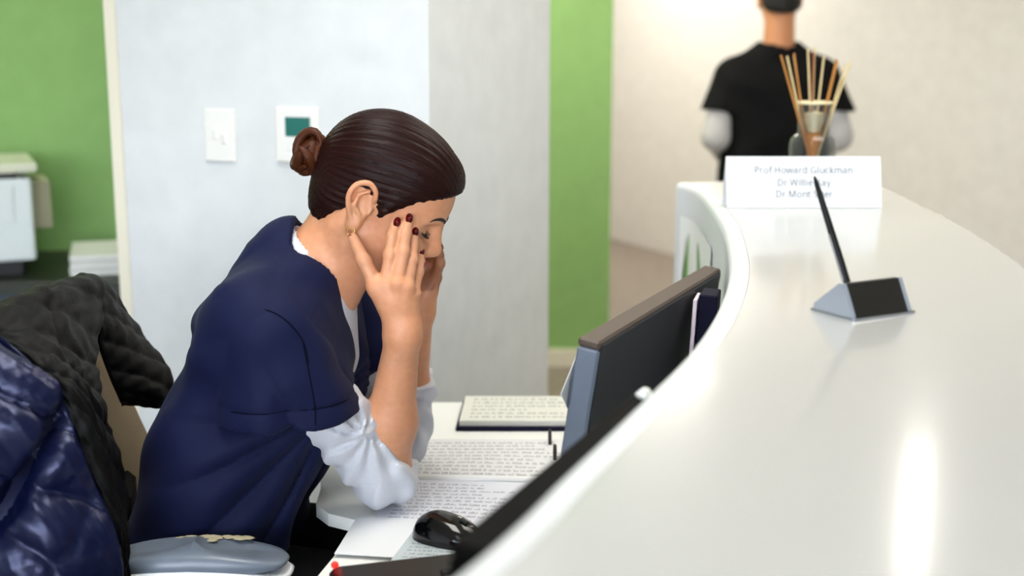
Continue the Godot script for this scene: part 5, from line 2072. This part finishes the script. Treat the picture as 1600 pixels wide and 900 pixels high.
func jacket():
	var t: Node3D = thing("puffer_jacket", "dark blue quilted puffer jacket with black lining over the chair back", "jacket", Vector3(-0.70, 0.4, -1.80))
	var o := -t.position
	var side := [
		[Vector3(-0.846, 1.026, -1.660), Vector3(-0.765, 1.061, -1.620), Vector3(-0.706, 1.075, -1.600), Vector3(-0.667, 1.068, -1.585)],
		[Vector3(-0.808, 1.001, -1.560), Vector3(-0.719, 1.034, -1.530), Vector3(-0.664, 1.057, -1.535), Vector3(-0.623, 1.058, -1.560)],
		[Vector3(-0.789, 0.960, -1.530), Vector3(-0.694, 0.994, -1.500), Vector3(-0.623, 1.025, -1.505), Vector3(-0.588, 1.033, -1.552)],
		[Vector3(-0.781, 0.913, -1.520), Vector3(-0.679, 0.955, -1.495), Vector3(-0.599, 0.987, -1.495), Vector3(-0.561, 0.998, -1.547)],
		[Vector3(-0.770, 0.863, -1.520), Vector3(-0.668, 0.906, -1.495), Vector3(-0.590, 0.937, -1.500), Vector3(-0.547, 0.950, -1.547)],
		[Vector3(-0.758, 0.812, -1.520), Vector3(-0.658, 0.854, -1.500), Vector3(-0.588, 0.883, -1.510), Vector3(-0.528, 0.889, -1.547)],
		[Vector3(-0.747, 0.760, -1.520), Vector3(-0.652, 0.805, -1.495), Vector3(-0.565, 0.833, -1.490), Vector3(-0.507, 0.827, -1.547)],
		[Vector3(-0.744, 0.699, -1.520), Vector3(-0.639, 0.740, -1.490), Vector3(-0.556, 0.759, -1.485), Vector3(-0.503, 0.738, -1.550)],
		[Vector3(-0.751, 0.619, -1.520), Vector3(-0.646, 0.653, -1.490), Vector3(-0.558, 0.664, -1.485), Vector3(-0.503, 0.639, -1.550)]]
	var lap := [
		[Vector3(-0.797, 1.016, -1.700), Vector3(-0.786, 1.009, -1.800), Vector3(-0.800, 1.021, -1.920), Vector3(-0.800, 1.020, -2.020)],
		[Vector3(-0.714, 1.077, -1.620), Vector3(-0.678, 1.095, -1.680), Vector3(-0.660, 1.099, -1.800), Vector3(-0.651, 1.075, -1.970)],
		[Vector3(-0.675, 1.070, -1.585), Vector3(-0.634, 1.080, -1.630), Vector3(-0.625, 1.074, -1.760), Vector3(-0.632, 1.029, -1.930)],
		[Vector3(-0.628, 1.060, -1.565), Vector3(-0.601, 1.053, -1.600), Vector3(-0.599, 1.029, -1.700), Vector3(-0.612, 0.997, -1.830)],
		[Vector3(-0.594, 1.034, -1.560), Vector3(-0.573, 1.030, -1.575), Vector3(-0.578, 1.004, -1.660), Vector3(-0.592, 0.974, -1.770)],
		[Vector3(-0.566, 0.998, -1.555), Vector3(-0.550, 0.995, -1.565), Vector3(-0.554, 0.968, -1.630), Vector3(-0.565, 0.940, -1.710)],
		[Vector3(-0.552, 0.949, -1.555), Vector3(-0.535, 0.942, -1.560), Vector3(-0.536, 0.917, -1.610), Vector3(-0.544, 0.890, -1.680)],
		[Vector3(-0.533, 0.886, -1.555), Vector3(-0.521, 0.878, -1.560), Vector3(-0.520, 0.857, -1.600), Vector3(-0.524, 0.836, -1.650)],
		[Vector3(-0.513, 0.821, -1.560), Vector3(-0.509, 0.819, -1.562), Vector3(-0.508, 0.814, -1.575), Vector3(-0.507, 0.810, -1.585)],
		[Vector3(-0.512, 0.731, -1.565), Vector3(-0.508, 0.730, -1.567), Vector3(-0.508, 0.726, -1.575), Vector3(-0.508, 0.722, -1.585)],
		[Vector3(-0.513, 0.631, -1.565), Vector3(-0.510, 0.630, -1.567), Vector3(-0.510, 0.626, -1.575), Vector3(-0.511, 0.621, -1.585)]]
	var hook := [
		[Vector3(-0.742, 1.030, -2.020), Vector3(-0.725, 1.031, -2.060), Vector3(-0.707, 1.014, -2.100)],
		[Vector3(-0.683, 1.078, -1.930), Vector3(-0.661, 1.079, -1.970), Vector3(-0.659, 1.051, -2.040)],
		[Vector3(-0.636, 1.037, -1.900), Vector3(-0.629, 1.034, -1.960), Vector3(-0.629, 0.998, -2.050)],
		[Vector3(-0.627, 0.985, -1.900), Vector3(-0.605, 0.983, -1.950), Vector3(-0.594, 0.954, -2.040)],
		[Vector3(-0.621, 0.937, -1.910), Vector3(-0.587, 0.935, -1.945), Vector3(-0.558, 0.916, -2.020)],
		[Vector3(-0.615, 0.899, -1.925), Vector3(-0.576, 0.898, -1.945), Vector3(-0.551, 0.874, -2.000)],
		[Vector3(-0.618, 0.876, -1.955), Vector3(-0.581, 0.869, -1.965), Vector3(-0.558, 0.854, -2.000)]]
	put("shell", cloth(side, 54, 84, 0.018, shell_puff), M.jacket_blue, t, o)
	var back: Array = []
	for k in 6:
		var y := 1.035 - 0.125 * k
		var x := -0.775 - 0.018 * k
		back.append([Vector3(x, y, -2.06), Vector3(x - 0.030, y, -1.94), Vector3(x - 0.035, y, -1.82), Vector3(x - 0.03, y - 0.01, -1.70), Vector3(x, y - 0.01, -1.58)])
	put("back", cloth(back, 44, 56, 0.012, shell_puff), M.jacket_blue, t, o)
	var l := put("lining", cloth(lap, 44, 110, 0.010, lining_puff), M.jacket_black, t, o)
	l.set_meta("label", "black lining")
	l = put("lining", cloth(hook, 30, 60, 0.010, hook_puff), M.jacket_black, t, o)
	l.set_meta("label", "black lining")
